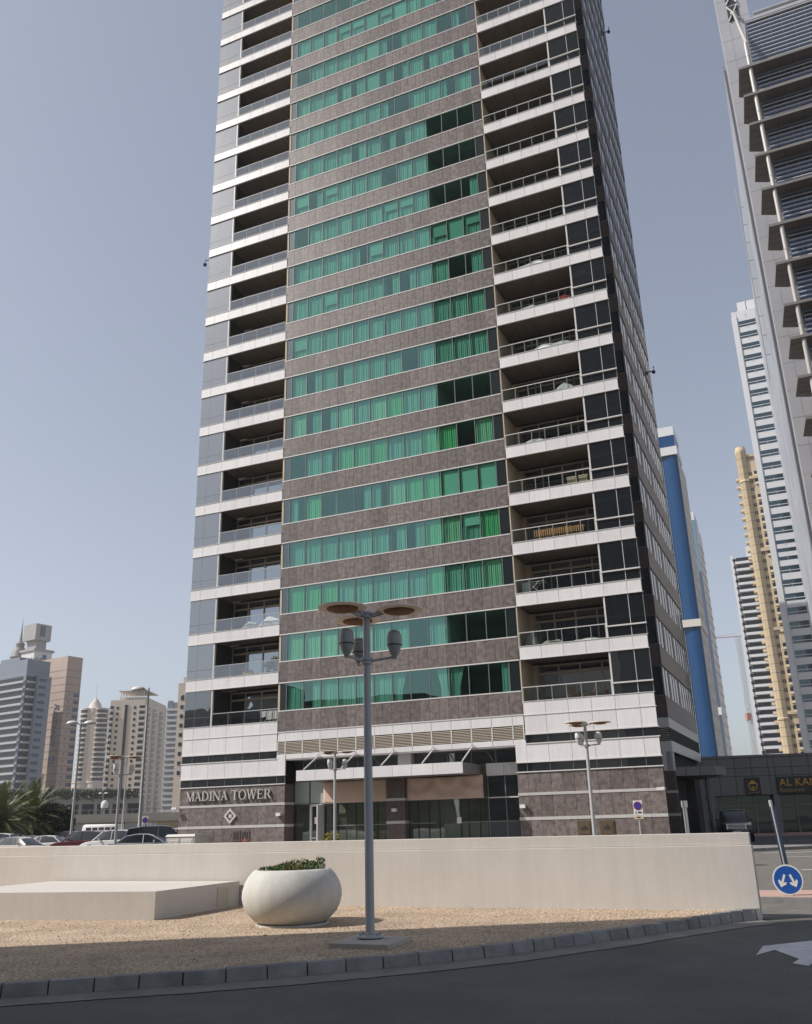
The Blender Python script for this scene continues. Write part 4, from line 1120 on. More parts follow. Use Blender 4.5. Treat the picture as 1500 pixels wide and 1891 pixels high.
# ------------------------------------------------------------------ small things before the tower
t = thing('utility_cabinet', 'pale louvred utility cabinet at the foot of the left stone base', 'cabinet', at_f(.75, -2.2, 0.1), AX)
M_CAB = mat('pale beige cabinet', (.50,.47,.43), .6, var=.05, vscale=2)
m = MB(); m.box(0, 2.25, 0, 1.5, 0, 1.10); m.hexa([(-.05,-.06,1.10),(2.30,-.06,1.10),(2.30,1.55,1.10),(-.05,1.55,1.10),(.05,.05,1.24),(2.2,.05,1.24),(2.2,1.45,1.24),(.05,1.45,1.24)])
m.build('body', M_CAB, t)
for a in (.10, 1.16):
    m = MB(); m.box(a, a+.98, -.03, 0.01, .06, 1.02, 0)
    for i in range(7): m.hexa([(a+.10,-.05,.30+i*.09),(a+.88,-.05,.30+i*.09),(a+.88,-.028,.34+i*.09),(a+.10,-.028,.34+i*.09),(a+.10,-.05,.33+i*.09),(a+.88,-.05,.33+i*.09),(a+.88,-.028,.37+i*.09),(a+.10,-.028,.37+i*.09)], 0)
    m.build('door', M_CAB, t)
t = thing('traffic_cone', 'small orange traffic cone by the left stone base', 'cone', at_f(6.15, -1.2, 0.1))
m = MB(); m.box(-.2, .2, -.2, .2, 0, .04); m.build('base', M_ORANGE, t)
m = MB(); m.lathe([(.15, .04), (.03, .95), (0, .95)], (0,0,0), 18, 0); m.build('cone_body', M_ORANGE, t)
t = thing('entrance_shrub', 'yellow green shrub behind the wall at the entrance doors', 'shrub', at_f(13.0, -2.2, 0.1), AX)
m = MB(); bush(m, (0, 0, .65), .62, 420, random.Random(31), .10, .9); m.build('leaves', mat('yellow green shrub leaf', (.22,.20,.04), .6, island=.45), t)
m = MB(); m.tube([(0,0,0), (0,0,.7)], .03, 6); m.build('stem', M_DRY, t)
t = thing('metal_pillar', 'round brushed steel pillar with a cap by the dark side entrance', 'pillar', (14.55, 50.6, 0.06))
m = MB(); m.tube([(0,0,0), (0,0,2.05)], .13, 16); m.build('column', M_CHROME, t)
m = MB(); m.lathe([(.13, 1.98), (.20, 2.0), (.20, 2.34), (.0, 2.36)], (0,0,0), 20); m.build('cap', M_CHROME, t)

# ------------------------------------------------------------------ vehicles
def paint(name, c, met=0.0, rough=0.25): return mat(name, c, rough, met, 0.5, coat=0.6)
M_CARGL = mirror_glass('car window glass', (.5, .54, .58), (.012, .015, .018), .04, 0.0)
M_RED = mat('red tail light', (.55, .015, .02), .2, coat=.5)
M_HEAD = mat('clear head light', (.75, .76, .78), .15, .2, coat=.6)
def car(name, loc, rz, kind, pm, label, group='cars parked beyond the wall', dark_roof=False):
    """x forward, y left; body lofted from cross-sections, separate greenhouse, wheels, lights"""
    t = thing(name, label, 'car', loc, rz, group)
    if kind == 'suv':   # x, half width, sill, belt
        S_ = [(-2.28,.70,.45,.78),(-2.20,.84,.38,1.00),(-1.5,.90,.32,1.06),(-.6,.91,.30,1.05),(.5,.91,.30,1.03),(1.15,.90,.32,1.00),(1.75,.87,.36,.93),(2.15,.78,.42,.80),(2.28,.62,.48,.66)]
        G = [(-2.12,.74,1.04,1.06,.70),(-1.80,.76,1.05,1.58,.62),(-1.1,.78,1.05,1.68,.63),(-.1,.79,1.05,1.70,.64),(.45,.79,1.04,1.64,.62),(1.20,.76,1.00,1.02,.72)]
        wb, wr = 1.32, .35
    elif kind == 'big':
        S_ = [(-2.5,.80,.5,.95),(-2.42,.94,.45,1.16),(-1.5,.98,.40,1.22),(-.5,.99,.38,1.22),(.6,.99,.38,1.20),(1.3,.98,.40,1.18),(2.0,.96,.42,1.10),(2.38,.90,.46,.98),(2.46,.80,.52,.82)]
        G = [(-2.36,.82,1.20,1.24,.80),(-2.15,.84,1.21,1.78,.74),(-1.1,.86,1.21,1.90,.74),(.0,.87,1.21,1.91,.74),(.55,.86,1.20,1.84,.72),(1.28,.84,1.17,1.20,.80)]
        wb, wr = 1.48, .41
    else:
        S_ = [(-2.25,.70,.42,.72),(-2.15,.82,.36,.90),(-1.4,.87,.30,.93),(-.5,.88,.28,.91),(.5,.88,.28,.90),(1.1,.87,.30,.88),(1.75,.84,.34,.80),(2.12,.74,.38,.68),(2.25,.58,.44,.58)]
        G = [(-1.75,.70,.90,.93,.66),(-1.15,.73,.91,1.34,.56),(-.45,.74,.91,1.43,.57),(.15,.74,.90,1.41,.57),(.55,.73,.90,1.30,.55),(1.30,.70,.87,.89,.66)]
        wb, wr = 1.28, .31
    b = MB(); rings = []
    for x, hw, zs, zb in S_:
        zm = zs + (zb-zs)*.55
        rings.append([(x,-hw*.86,zs),(x,-hw,zs+.10),(x,-hw,zm),(x,-hw*.97,zb-.05),(x,-hw*.86,zb),(x,0,zb+.02),(x,hw*.86,zb),(x,hw*.97,zb-.05),(x,hw,zm),(x,hw,zs+.10),(x,hw*.86,zs),(x,0,zs)])
    b.loft(rings, 0, True, True)
    for s in (-1, 1):
        for x in (-wb, wb): b.lathe([(wr+.075, -.012), (wr+.075, .03), (wr+.01, .03), (wr+.01, -.012)], (0,0,0), 20, 1, False); 
    nb = 20*4*4
    # wheel arch lips were made at the origin about Z; move each onto its wheel
    base = len(b.v) - nb; c = 0
    for s in (-1, 1):
        for x in (-wb, wb):
            hw = .905 if kind == 'suv' else (.985 if kind == 'big' else .875)
            for i in range(80):
                vx, vy, vz = b.v[base+c]; b.v[base+c] = (x+vx, s*(hw-.012+vz*.6), wr+vy); c += 1
    b.build('body', [pm, M_BLACK], t)
    g = MB(); rings = []
    for x, hb, z0, z1, ht in G:
        rings.append([(x,-hb,z0),(x,-(hb+ht)/2-.01,(z0+z1)/2),(x,-ht,z1-.02),(x,-ht*.8,z1),(x,0,z1+.012),(x,ht*.8,z1),(x,ht,z1-.02),(x,(hb+ht)/2+.01,(z0+z1)/2),(x,hb,z0),(x,0,z0-.02)])
    g.loft(rings, 0, True, True); g.build('glasshouse', M_CARGL, t)
    r = MB(); rr = []
    for x, hb, z0, z1, ht in G[1:-1]:
        rr.append([(x,-ht-.012,z1-.045),(x,-ht*.82,z1+.012),(x,0,z1+.028),(x,ht*.82,z1+.012),(x,ht+.012,z1-.045)])
    r.loft(rr, 0, False, True, False)
    for s in (-1, 1):
        for i, (a, c_) in enumerate(((0, 1), (5, 4))):
            A, C_ = G[a], G[c_]
            r.tube([(A[0], s*(A[1]-.01), A[2]+.01), (C_[0], s*(C_[4]+.004), C_[3]-.03)], .042, 6)
        mid = G[3]; r.tube([(mid[0]-.2, s*(mid[1]+.005), mid[2]), (mid[0]-.2, s*(mid[4]+.01), mid[3]-.03)], .035, 6)
    r.build('roof', M_BLACK if dark_roof else pm, t)
    for x in (-wb, wb):
        for s in (-1, 1):
            yy = s*(.80 if kind != 'big' else .88)
            w = MB(); w.lathe([(wr*.62, -.10), (wr*.95, -.11), (wr, -.06), (wr, .06), (wr*.95, .11), (wr*.62, .10)], (0,0,0), 22, 0, False)
            o = w.build('wheel', M_RUBBER, t, (x, yy, wr), rot=(math.pi/2, 0, 0))
            w = MB(); w.lathe([(0, -.085), (wr*.2, -.09), (wr*.62, -.06), (wr*.62, .06), (wr*.2, .09), (0, .085)], (0,0,0), 18); w.build('rim', M_CHROME, o)
    F, B = S_[-2], S_[1]
    for s in (-1, 1):
        l = MB(); l.hexa([(F[0]-.28, s*F[1]*.98, F[3]-.16), (F[0]+.06, s*F[1]*.62, F[3]-.20), (F[0]+.06, s*F[1]*.62, F[3]-.19), (F[0]-.28, s*F[1]*.98, F[3]-.15),
                           (F[0]-.36, s*(F[1]+.05), F[3]-.02), (F[0]+.01, s*F[1]*.60, F[3]-.05), (F[0]-.05, s*F[1]*.60, F[3]-.04), (F[0]-.40, s*F[1]*.9, F[3]-.01)])
        l.build('headlight', M_HEAD, t)
        l = MB(); l.box(B[0]-.03, B[0]+.30, s*(B[1]-.14), s*(B[1]+.02), B[3]-.22, B[3]-.02)
        if kind == 'suv': l.hexa([(B[0]-.02, s*.74, 1.0), (B[0]+.22, s*.80, 1.0), (B[0]+.22, s*.84, 1.0), (B[0]-.02, s*.84, 1.0), (B[0]+.22, s*.66, 1.42), (B[0]+.42, s*.68, 1.42), (B[0]+.42, s*.72, 1.42), (B[0]+.22, s*.72, 1.42)])
        l.build('tail_light', M_RED, t)
        k = MB(); k.lathe([(0,-.07),(.09,-.05),(.11,0),(.09,.05),(0,.07)], (G[-2][0]+.12, s*(G[-1][1]+.20), G[-1][2]+.14), 10, 0, True, .7, 1); k.tube([(G[-2][0]+.12, s*G[-1][1], G[-1][2]+.06), (G[-2][0]+.12, s*(G[-1][1]+.18), G[-1][2]+.10)], .02, 5)
        k.build('wing_mirror', pm, t)
    return t
P_W = paint('white car paint', (.72,.71,.69)); P_M = paint('maroon car paint', (.10,.012,.022)); P_S = paint('silver car paint', (.42,.43,.45), .4)
P_G = paint('dark grey car paint', (.045,.047,.052)); P_B = paint('slate blue car paint', (.05,.075,.11), .2); P_K = paint('black car paint', (.008,.008,.009)); P_BE = paint('beige car paint', (.48,.43,.36))
def cz(az, D, rz, *a, **k): return car(a[0], polar(az, D, 0.0), rz, *a[1:], **k)
cz(-17.75, 72, math.pi-.20, 'parked_car', 'suv', P_W, 'white estate-shaped suv with a red tail light, in front of the beige block')
cz(-19.45, 77, math.pi-.15, 'parked_car', 'suv', P_M, 'dark maroon suv left of the white suv')
cz(-21.45, 80, math.pi-.15, 'parked_car', 'sedan', P_W, 'small white saloon car with pale windows, right of the palm trees')
cz(-20.3, 92, math.pi-.2, 'parked_car', 'suv', P_G, 'dark grey suv behind the maroon one')
cz(-23.1, 76, -.75, 'parked_car', 'sedan', P_B, 'slate blue saloon under the palms, nose toward the wall')
cz(-25.0, 74, -.2, 'parked_car', 'sedan', P_G, 'dark saloon at the left edge of the car park')
cz(-18.7, 92, math.pi-.2, 'parked_car', 'suv', P_BE, 'beige suv half hidden between the maroon and white suvs')
cz(-15.05, 67, .25, 'parked_car', 'big', P_B, 'large slate blue suv facing the tower, beside the stone base')
cz(-15.9, 63, .1, 'parked_car', 'sedan', P_S, 'silver car with low bonnet in front of the large blue suv')
cz(-22.6, 72, -.5, 'parked_car', 'sedan', P_BE, 'low beige car roof by the palm trees')
cz(-24.15, 84, math.pi-.1, 'parked_car', 'suv', P_W, 'white suv far left, behind the dark saloon and below the palms')
cz(-22.3, 88, math.pi-.1, 'parked_car', 'sedan', P_S, 'silver saloon behind the slate blue one, by the low cream wall')
cz(-16.9, 86, math.pi-.2, 'parked_car', 'suv', P_S, 'silver suv showing only its roof behind the white suv')
cz(-14.2, 84, math.pi-.2, 'parked_car', 'suv', P_W, 'white car far back between the blue suv and the tower corner')
# dark four-wheel drive facing us outside the restaurant
su = car('parked_car', (20.50, 60.6, 0.0), -1.86, 'big', P_K, 'black four-wheel drive with chrome grille facing us by the restaurant', group=None)
m = MB()
for i in range(4): m.box(2.40, 2.50, -.52, .52, .78+.075*i, .81+.075*i, 0)
m.box(2.38, 2.49, -.58, -.52, .74, 1.06, 0); m.box(2.38, 2.49, .52, .58, .74, 1.06, 0); m.box(2.36, 2.46, -.52, .52, .76, 1.04, 1)
m.build('grille', [M_CHROME, M_BLACK], su)
m = MB(); m.box(2.42, 2.53, -.88, .88, .50, .60, 0); m.box(2.46, 2.54, -.26, .26, .52, .64, 1); m.build('bumper', [P_K, M_WHITE], su)
def minibus(loc, rz, label):
    t = thing('minibus', label, 'minibus', loc, rz, 'white minibuses behind the car park')
    L = 7.0; b = MB(); rings = []
    for x, hw, zt in ((-3.5, .98, 2.5), (-3.4, 1.04, 2.62), (2.9, 1.04, 2.62), (3.3, 1.02, 2.45), (3.5, .98, 1.5)):
        rings.append([(x,-hw,.45),(x,-hw,zt-.25),(x,-hw*.86,zt),(x,hw*.86,zt),(x,hw,zt-.25),(x,hw,.45)])
    b.loft(rings, 0, True, False); b.build('body', P_W, t)
    for s in (-1, 1):
        for i in range(5):
            w = MB(); w.box(-3.2+1.2*i, -2.2+1.2*i, s*1.03, s*1.055, 1.42, 2.16); w.build('window', M_CARGL, t)
    w = MB(); w.hexa([(3.31,-.85,1.5),(3.53,-.85,1.5),(3.53,.85,1.5),(3.31,.85,1.5),(3.2,-.82,2.3),(3.36,-.82,2.3),(3.36,.82,2.3),(3.2,.82,2.3)]); w.build('windscreen', M_CARGL, t)
    for x in (-2.2, 2.3):
        for s in (-1, 1):
            w = MB(); w.lathe([(0,-.12),(.40,-.12),(.42,0),(.40,.12),(0,.12)], (0,0,0), 16); w.build('wheel', M_RUBBER, t, (x, s*.92, .42), rot=(math.pi/2,0,0))
minibus(polar(-21.75, 172), math.pi-.35, 'white minibus half hidden behind the palm trees')
minibus(polar(-18.35, 172), math.pi-.2, 'white minibus behind the white suv, under the flyover')
# low cream boundary wall at the far side of the car park
t = thing('boundary_wall', 'low cream wall behind the car park at far left', 'wall', polar(-27, 92), .10)
m = MB(); m.box(-4, 12, 0, .25, 0, 1.05); m.build('wall_body', wm, t)

# ------------------------------------------------------------------ palms
def palm(loc, H, nf, fl, label, seed):
    t = thing('palm_tree', label, 'palm', loc, 0, 'date palms by the car park')
    rng = random.Random(seed)
    m = MB(); pth = [(0,0,0), (.05,0,H*.5), (.0,.05,H)]
    m.tube(pth, [.24, .20, .23], 12)
    for i in range(70):
        a = rng.uniform(0, 6.28); z = H*(0.15+.85*rng.random()); r = .22
        m.hexa([(r*math.cos(a)-.05, r*math.sin(a)-.05, z), (r*math.cos(a)+.05, r*math.sin(a)-.05, z), (r*math.cos(a)+.05, r*math.sin(a)+.05, z), (r*math.cos(a)-.05, r*math.sin(a)+.05, z)] +
               [(1.35*r*math.cos(a)-.03, 1.35*r*math.sin(a)-.03, z+.18), (1.35*r*math.cos(a)+.03, 1.35*r*math.sin(a)-.03, z+.18), (1.35*r*math.cos(a)+.03, 1.35*r*math.sin(a)+.03, z+.18), (1.35*r*math.cos(a)-.03, 1.35*r*math.sin(a)+.03, z+.18)])
    m.build('trunk', mat('palm bark', (.15,.10,.06), .9, var=.3, vscale=6), t)
    c = MB(); old = MB()
    for i in range(nf):
        a = i*2.399 + rng.uniform(-.2,.2); up = math.pi/2 - (i/nf)**0.8*2.25 + rng.uniform(-.12,.12)
        L = fl*rng.uniform(.8, 1.1); k = 16; p = Vector((0,0,H)); d = Vector((math.cos(a)*math.cos(up), math.sin(a)*math.cos(up), math.sin(up)))
        tgt = old if i > nf*.86 else c
        pts = [p.copy()]
        for s in range(k):
            d = (d + Vector((0,0,-.055-.02*s/k))).normalized(); p = p + d*(L/k); pts.append(p.copy())
        tgt.tube([pts[q] for q in (0, 4, 8, 12, 16)], [.03, .025, .02, .012, .005], 4)
        side0 = Vector((-math.sin(a), math.cos(a), 0))
        for s in range(2, k*3):
            f = s/(k*3); q = f*k; i0 = min(int(q), k-1); P0 = pts[i0].lerp(pts[i0+1], q-i0); dr = (pts[i0+1]-pts[i0]).normalized()
            ll = .72*math.sin(math.pi*min(1, f*.86+.14))**.6*rng.uniform(.8,1.1)
            for sg in (-1, 1):
                nd = (side0*sg*.75 + dr*.75 + Vector((0,0,.38-.55*rng.random()))).normalized()
                w = dr*.019
                tgt.face([P0-w, P0+nd*ll*.5-w*1.2+Vector((0,0,-.02)), P0+nd*ll+Vector((0,0,-.10*ll)), P0+nd*ll*.5+w*1.2, P0+w])
    c.build('crown', mat('palm frond', (.125,.150,.055), .55, col2=(.19,.205,.085), vscale=.8), t)
    if old.f: old.build('dead_fronds', M_DRY, t)
    rng2 = random.Random(seed+5); f = MB()
    for i in range(5):
        a = rng2.uniform(0, 6.28); P = [Vector((0,0,H-.05)), Vector((.5*math.cos(a), .5*math.sin(a), H+.1)), Vector((.75*math.cos(a), .75*math.sin(a), H-.5))]
        f.tube(P, .02, 4); 
        for q in range(40):
            w = P[2]+Vector((rng2.gauss(0,.10), rng2.gauss(0,.10), rng2.uniform(-.25,.35))); f.face([w, w+Vector((.04,0,.03)), w+Vector((0,.04,.05))])
    f.build('date_cluster', mat('orange date', (.34,.15,.03), .7), t)
palm(polar(-23.9, 92), 2.6, 110, 4.0, 'large date palm at the far left with orange date clusters', 1)
palm(polar(-22.3, 97), 3.0, 105, 4.0, 'date palm with upright fronds, right of the large one', 2)
palm(polar(-25.2, 96), 2.4, 80, 3.4, 'date palm cut by the left edge of the view', 3)
t = thing('dark_shrub', 'dark rounded shrub at the right side of the palm trees', 'shrub', polar(-21.2, 98))
m = MB(); bush(m, (0,0,2.4), 2.3, 2600, random.Random(41), .30, .85); m.build('leaves', mat('dark shrub leaf', (.028,.048,.014), .6, island=.6), t)
m = MB(); m.tube([(0,0,0),(0.1,0,2.2)], .12, 8); m.build('trunk', mat('palm bark', (.15,.10,.06)), t)

# ------------------------------------------------------------------ neighbouring and distant buildings
UNIT = {}
def unit(name, m, rough=None):
    key = (name, m.name)
    if key not in UNIT:
        b = MB(); b.box(0, 1, 0, 1, 0, 1); UNIT[key] = b.mesh(name, [m])
    return UNIT[key]
def rects(root, name, m, R, limit=100):
    """R: list of (x0,x1,y0,y1,z0,z1); the first `limit` become parts of their own, the rest one part"""
    me = unit(name, m)
    for x0, x1, y0, y1, z0, z1 in R[:limit]:
        o = bpy.data.objects.new(name, me); COL.objects.link(o); o.parent = root
        o.location = (min(x0,x1), min(y0,y1), z0); o.scale = (abs(x1-x0), abs(y1-y0), z1-z0)
    if len(R) > limit:
        b = MB()
        for r in R[limit:]: b.box(*r)
        tag(b.build(name, m, root), kind='stuff')
def block(root, name, m, *boxes):
    b = MB()
    for x in boxes: b.box(*x)
    return b.build(name, m, root)
M_WPAN = mat('off white panel', (0.62, 0.63, 0.65), 0.5, 0, .45, var=.05, vscale=.15)
M_SLAB = mat('pale slab panel', (0.375, 0.38, 0.41), 0.5, 0, .45, var=.05, vscale=.15)
M_GPAN = mat('light grey panel', (0.34, 0.34, 0.355), 0.5, 0, .45, col2=(.42,.42,.43), vscale=.25, detail=7)
M_FIN = mat('brown grey sunshade metal', (0.125, 0.108, 0.095), 0.5, var=.12, vscale=.6)
M_TEAL = mirror_glass('teal strip window', (.55,.75,.82), (.006,.022,.034), .10, .05)
M_BLUEGL = mat('blue curtain glass', (.012,.06,.165), .22, 0, .35)
M_BLUEL = mirror_glass('light blue curtain glass', (.55,.72,.85), (.06,.15,.22), .30, .04)
M_NAVY = mirror_glass('navy curtain glass', (.5,.6,.8), (.006,.012,.035), .22, .04)
M_FARGL = mat('far dark window', (.012,.016,.024), .2, 0, .3)
M_FARBL = mat('far blue window', (.022,.05,.11), .2, 0, .4)

# -- tall sunshaded tower at the right edge
z85 = lambda z: (z-1.75)*100/85+1.75
c1 = polar(25.72, 100)
r1 = thing('sunshade_tower', 'tall pale office tower with big brown sunshade slabs at the right edge', 'building', c1, AX)
LV = [z85(z) for z in (78.27, 74.5, 70.7, 66.6, 62.3, 57.8, 53.3, 48.5, 44.8, 40.6, 36.3, 32.0, 27.6, 23.2, 18.8, 14.4, 10.0)]
M_DEEP = mirror_glass('deep blue curtain glass', (.50,.62,.85), (.010,.030,.065), .16, .05)
GT = 100.6
block(r1, 'wall', M_GPAN, (3.2, 32, 3.0, 60, 0, GT-.5))
b = MB(); b.box(0.0, 4.0, 6.6, 9.2, 0, 116)
for i in range(30): b.box(-.01, 4.01, 6.585, 6.6, 6+3.6*i, 6.05+3.6*i, 1)
for x in (1.3, 2.65): b.box(x-.02, x+.02, 6.585, 6.6, 0, 106, 1)
b.build('slab_wall', [M_SLAB, mat('grey joint metal', (.30,.30,.31), .5)], r1)
b = MB(); b.box(-.35, 4.0, 9.2, 78, 0, 100.8)
for i in range(28):
    for j in range(11): b.box(-.37, -.35, 10+6*j, 15.96+6*j, 3+3.55*i, 6.5+3.55*i, 1)
b.build('side_wall', [mat('grey joint metal', (.30,.30,.31)), mat('pale cladding panel', (.33,.335,.355), .35, 0, .5, island=.16)], r1)
b = MB(); b.box(-.42, -.30, 9.05, 9.3, 0, 101.5); b.build('joint_strip', mat('dark joint metal', (.16,.17,.19), .5), r1)
b = MB()
for i in range(3): b.box(1.35, 2.75, 6.50, 6.59, 106.4+i*3.0, 109.0+i*3.0, 0)
b.build('slab_opening', M_BACK, r1)
b = MB()
for i in range(3):
    z = 106.4+i*3.0; b.tube([(1.35, 6.45, z), (2.75, 6.45, z+2.6)], .10, 6); b.tube([(2.75, 6.45, z), (1.35, 6.45, z+2.6)], .10, 6)
b.build('cross_brace', M_WPAN, r1)
b = MB(); b.tube([(2.45, .35, 4), (2.45, .35, 96), (2.0, 3.2, 104.5), (1.9, 6.3, 107.5)], .25, 14)
for z in LV[::2]: b.lathe([(.25, -.06), (.29, -.06), (.29, .06), (.25, .06)], (2.45, .35, z+2), 12, 0, False)
b.build('tube_column', mat('warm white tube', (.46,.435,.41), .4), r1)
b = MB(); b.face([(3.0, 1.8, 0), (32, 1.8, 0), (32, 1.8, GT), (3.0, 1.8, GT)]); b.face([(3.0, 6.6, 0), (3.0, 1.8, 0), (3.0, 1.8, GT), (3.0, 6.6, GT)]); b.build('glass_front', M_DEEP, r1)
b = MB(); b.box(2.95, 32, 1.5, 6.5, GT, GT+.35); b.box(4.3, 32, 3.2, 6, GT+.35, GT+2.6); b.build('parapet', M_SLAB, r1)
lv_ = []
for i in range(3): lv_.append((4.2, 32, 2.7, 3.2, GT+.8+i*.7, GT+.92+i*.7))
for a_, bz in zip([GT]+LV, LV+[6.0]):
    top = a_ - (0.25 if a_ > 99 else 0.85); n_ = max(2, int((top-bz-.55)/.62))
    for i in range(n_+1):
        z = top - i*.62
        lv_.append((3.05, 32, 1.46, 1.62, z-.06, z+.05))
rects(r1, 'louvre', mat('pale louvre blade', (.50,.51,.53), .45), lv_)
b = MB()
for z in [GT]+LV: b.box(2.98, 32, 1.7, 1.79, z-.35, z+.12)
for i in range(21): b.box(3.0+1.4*i, 3.05+1.4*i, 1.7, 1.79, 5, GT)
b.build('mullion', mat('blue grey mullion', (.16,.19,.23), .4), r1)
for i, z in enumerate(LV):
    b = MB()
    def slab(P, z0, z1, mi):
        b.prism(P, z0, z1, mi)
    slab([(1.1, 0.0), (32, 0.0), (32, 1.75), (2.9, 1.75), (2.9, 5.6), (2.2, 5.6), (.78, 4.9)], z, z+.30, 0)
    slab([(1.06, -.06), (32, -.06), (32, 0.0), (1.1, 0.0)], z+.02, z+.36, 1)
    slab([(.72, 4.9), (.78, 4.9), (1.1, 0.0), (1.06, -.06)], z+.02, z+.36, 1)
    for q in range(20): b.box(2.9+1.5*q, 2.94+1.5*q, .1, 1.7, z-.015, z+.0, 2)
    for q in range(3): b.box(1.05, 2.85, 1.2+1.3*q, 1.24+1.3*q, z-.015, z, 2)
    b.build('sunshade', [M_FIN, mat('sunshade edge metal', (.20,.185,.175), .5), M_BACK], r1)
gr = []
b = MB()
for i in range(150): b.box(2.90, 2.97, 2.1, 6.4, 6+.62*i, 6.22+.62*i)
b.build('side_grille', mat('pale louvre blade', (.62,.62,.63)), r1)
b = MB(); b.tube([(-1.1, 30, 96), (-1.1, 30, 62)], .06, 5)
for i in range(9): b.tube([(-1.1, 30, 66+i*3.3), (-.3, 30, 66+i*3.3)], .05, 4)
b.build('access_ladder', M_MULL, r1)

# -- white tower with teal strip windows
c2 = polar(23.03, 230)
r2 = thing('strip_window_tower', 'white tower with short teal strip windows, left of the sunshaded tower', 'building', c2, AX)
b = MB(); b.box(0, 11, 0, 24, 0, 130.2); b.box(-.15, 1.2, -.25, 0.5, 0, 128.5); b.box(1.8, 9, 3, 18, 130.2, 134.5)
b.build('wall', M_WPAN, r2)
R, Q = [], []
z = 127.0; i = 0
while z > 9:
    if i == 18:                                     # service floors half-way down
        for dz in (0, 2.1, 4.2): R.append((1.42, 5.75, -.04, .2, z-dz-.9, z-dz)); 
        z -= 6.6
    else:
        R.append((1.42, 5.75, -.04, .2, z-1.75, z)); Q.append((1.35, 5.80, -.14, .0, z-1.25, z-1.10)); z -= 3.45
    i += 1
rects(r2, 'window', M_TEAL, R); rects(r2, 'window_rail', M_WPAN, Q)
b = MB()
for i in range(36): b.box(3.5, 3.62, -.06, .0, 9+i*3.4, 9.9+i*3.4)
b.box(1.2, 1.26, -.03, .0, 0, 130); b.box(5.95, 6.0, -.03, 0, 0, 130)
b.build('joint_strip', M_GPAN, r2)
b = MB(); b.tube([(4.0, .6, 130), (4.0, -.9, 132.6)], .12, 6); b.lathe([(0, 0), (.25, .3), (.25, 1.2), (0, 1.4)], (4.0, 1.0, 130), 10)
b.build('roof_equipment', M_GPAN, r2)

# -- sand coloured tower with a round bay
c3 = polar(21.93, 370)
r3 = thing('sand_tower', 'sand yellow tower with a round corner bay and stacked balconies', 'building', c3, AX)
M_SAND = mat('sand yellow render', (.50, .40, .265), .8, var=.05, vscale=.2)
b = MB(); b.box(-0.4, 14, 2.2, 22, 0, 142); b.box(3.4, 14, 1.2, 4, 0, 139)
b.build('wall', M_SAND, r3)
b = MB(); b.lathe([(2.0, 0), (2.0, 142.5), (2.15, 142.8), (2.2, 144.2), (2.05, 144.4), (1.9, 145.6), (0, 146)], (1.75, 1.6, 0), 8)
b.lathe([(2.3, 130), (2.3, 130.6), (2.05, 131)], (1.75, 1.6, 0), 8, 0, False); b.lathe([(2.3, 34), (2.35, 34.6), (2.05, 35)], (1.75, 1.6, 0), 8, 0, False)
for k_ in range(41): b.lathe([(2.012, 0), (2.012, .22)], (1.75, 1.6, 3.4*k_+4), 8, 1, False)
b.build('round_bay', [M_SAND, mat('dark sand joint', (.22,.17,.10), .8)], r3)
R, Q, T3 = [], [], []
for k_ in range(38):
    z = 6+3.4*k_
    T3.append((-1.7, -.35, 2.6, 6.0, z, z+.95)); 
    R.append((-.46, -.38, 2.4, 3.0, z+1.1, z+2.5))
    R.append((3.7, 4.1, 1.1, 1.25, z+.9, z+2.3)); R.append((4.35, 4.75, 1.1, 1.25, z+.9, z+2.3))
    if k_ % 9 != 8: Q.append((5.6, 8.8, .2, 1.2, z, z+.9)); R.append((5.7, 8.7, 1.1, 1.25, z+.9, z+2.6))
rects(r3, 'balcony', mat('pale sand render', (.62,.52,.37), .8), T3+Q, 76); rects(r3, 'window', M_FARGL, R)
b = MB(); b.box(3.3, 9, .3, 1.4, 36, 37.2); b.box(3.3, 9, .3, 1.4, 68, 69.2); b.box(3.3, 9, .3, 1.4, 100, 101.2); b.box(3.3, 9, .3, 1.4, 131, 132.2); b.box(-.7, 9, 1.0, 1.4, 141, 142); b.build('cornice', M_SAND, r3)

# -- white banded block
c4 = polar(20.62, 450)
r4 = thing('banded_tower', 'white tower banded by dark balcony strips, left of the sand coloured tower', 'building', c4, AX)
b = MB(); b.box(0, 16, .6, 25, 0, 119); b.box(0, 1.3, -.4, 2, 0, 120.5); b.box(7.5, 12, 3, 9, 119, 125)
b.build('wall', M_WPAN, r4)
R, Q = [], []
for k_ in range(33):
    z = 4.0+3.5*k_
    Q.append((2.0, 12.5, -.9, .6, z, z+1.15)); R.append((2.6, 12.3, .45, .62, z+1.5, z+3.3)); R.append((1.0, 2.4, -.46, .6, z+1.4, z+2.7))
rects(r4, 'balcony', M_WPAN, Q); rects(r4, 'window', M_FARGL, R)
# -- crane beside it
cr = thing('tower_crane', 'thin red and white crane mast with a long jib beside the banded tower', 'crane', polar(20.36, 430), 0)
b = MB()
for x in (-.8, .8):
    for y in (-.8, .8): b.tube([(x, y, 0), (x, y, 77)], .16, 4)
for i in range(38): b.tube([(-.8, -.8, i*2), (.8, -.8, i*2+2)], .10, 4); b.tube([(.8, -.8, i*2), (-.8, -.8, i*2+2)], .09, 4)
b.build('mast', M_GPAN, cr)
b = MB(); b.box(-1.6, .2, -1.6, 1.0, 40, 43); b.build('hoist_cage', [mat('dull red steel', (.42,.20,.18), .6)], cr)
b = MB(); b.tube([(2, 0, 77.5), (-13, 4, 77.5)], .22, 5); b.tube([(0, 0, 79.0), (-13, 4, 77.7)], .07, 4); b.build('jib', mat('dull red steel', (.42,.20,.18), .6), cr)

# -- blue glass towers behind the apartment tower
c5 = polar(18.32, 200)
l1 = thing('blue_glass_tower', 'tall blue glass tower with a white crown right behind the apartment tower', 'building', c5, AX)
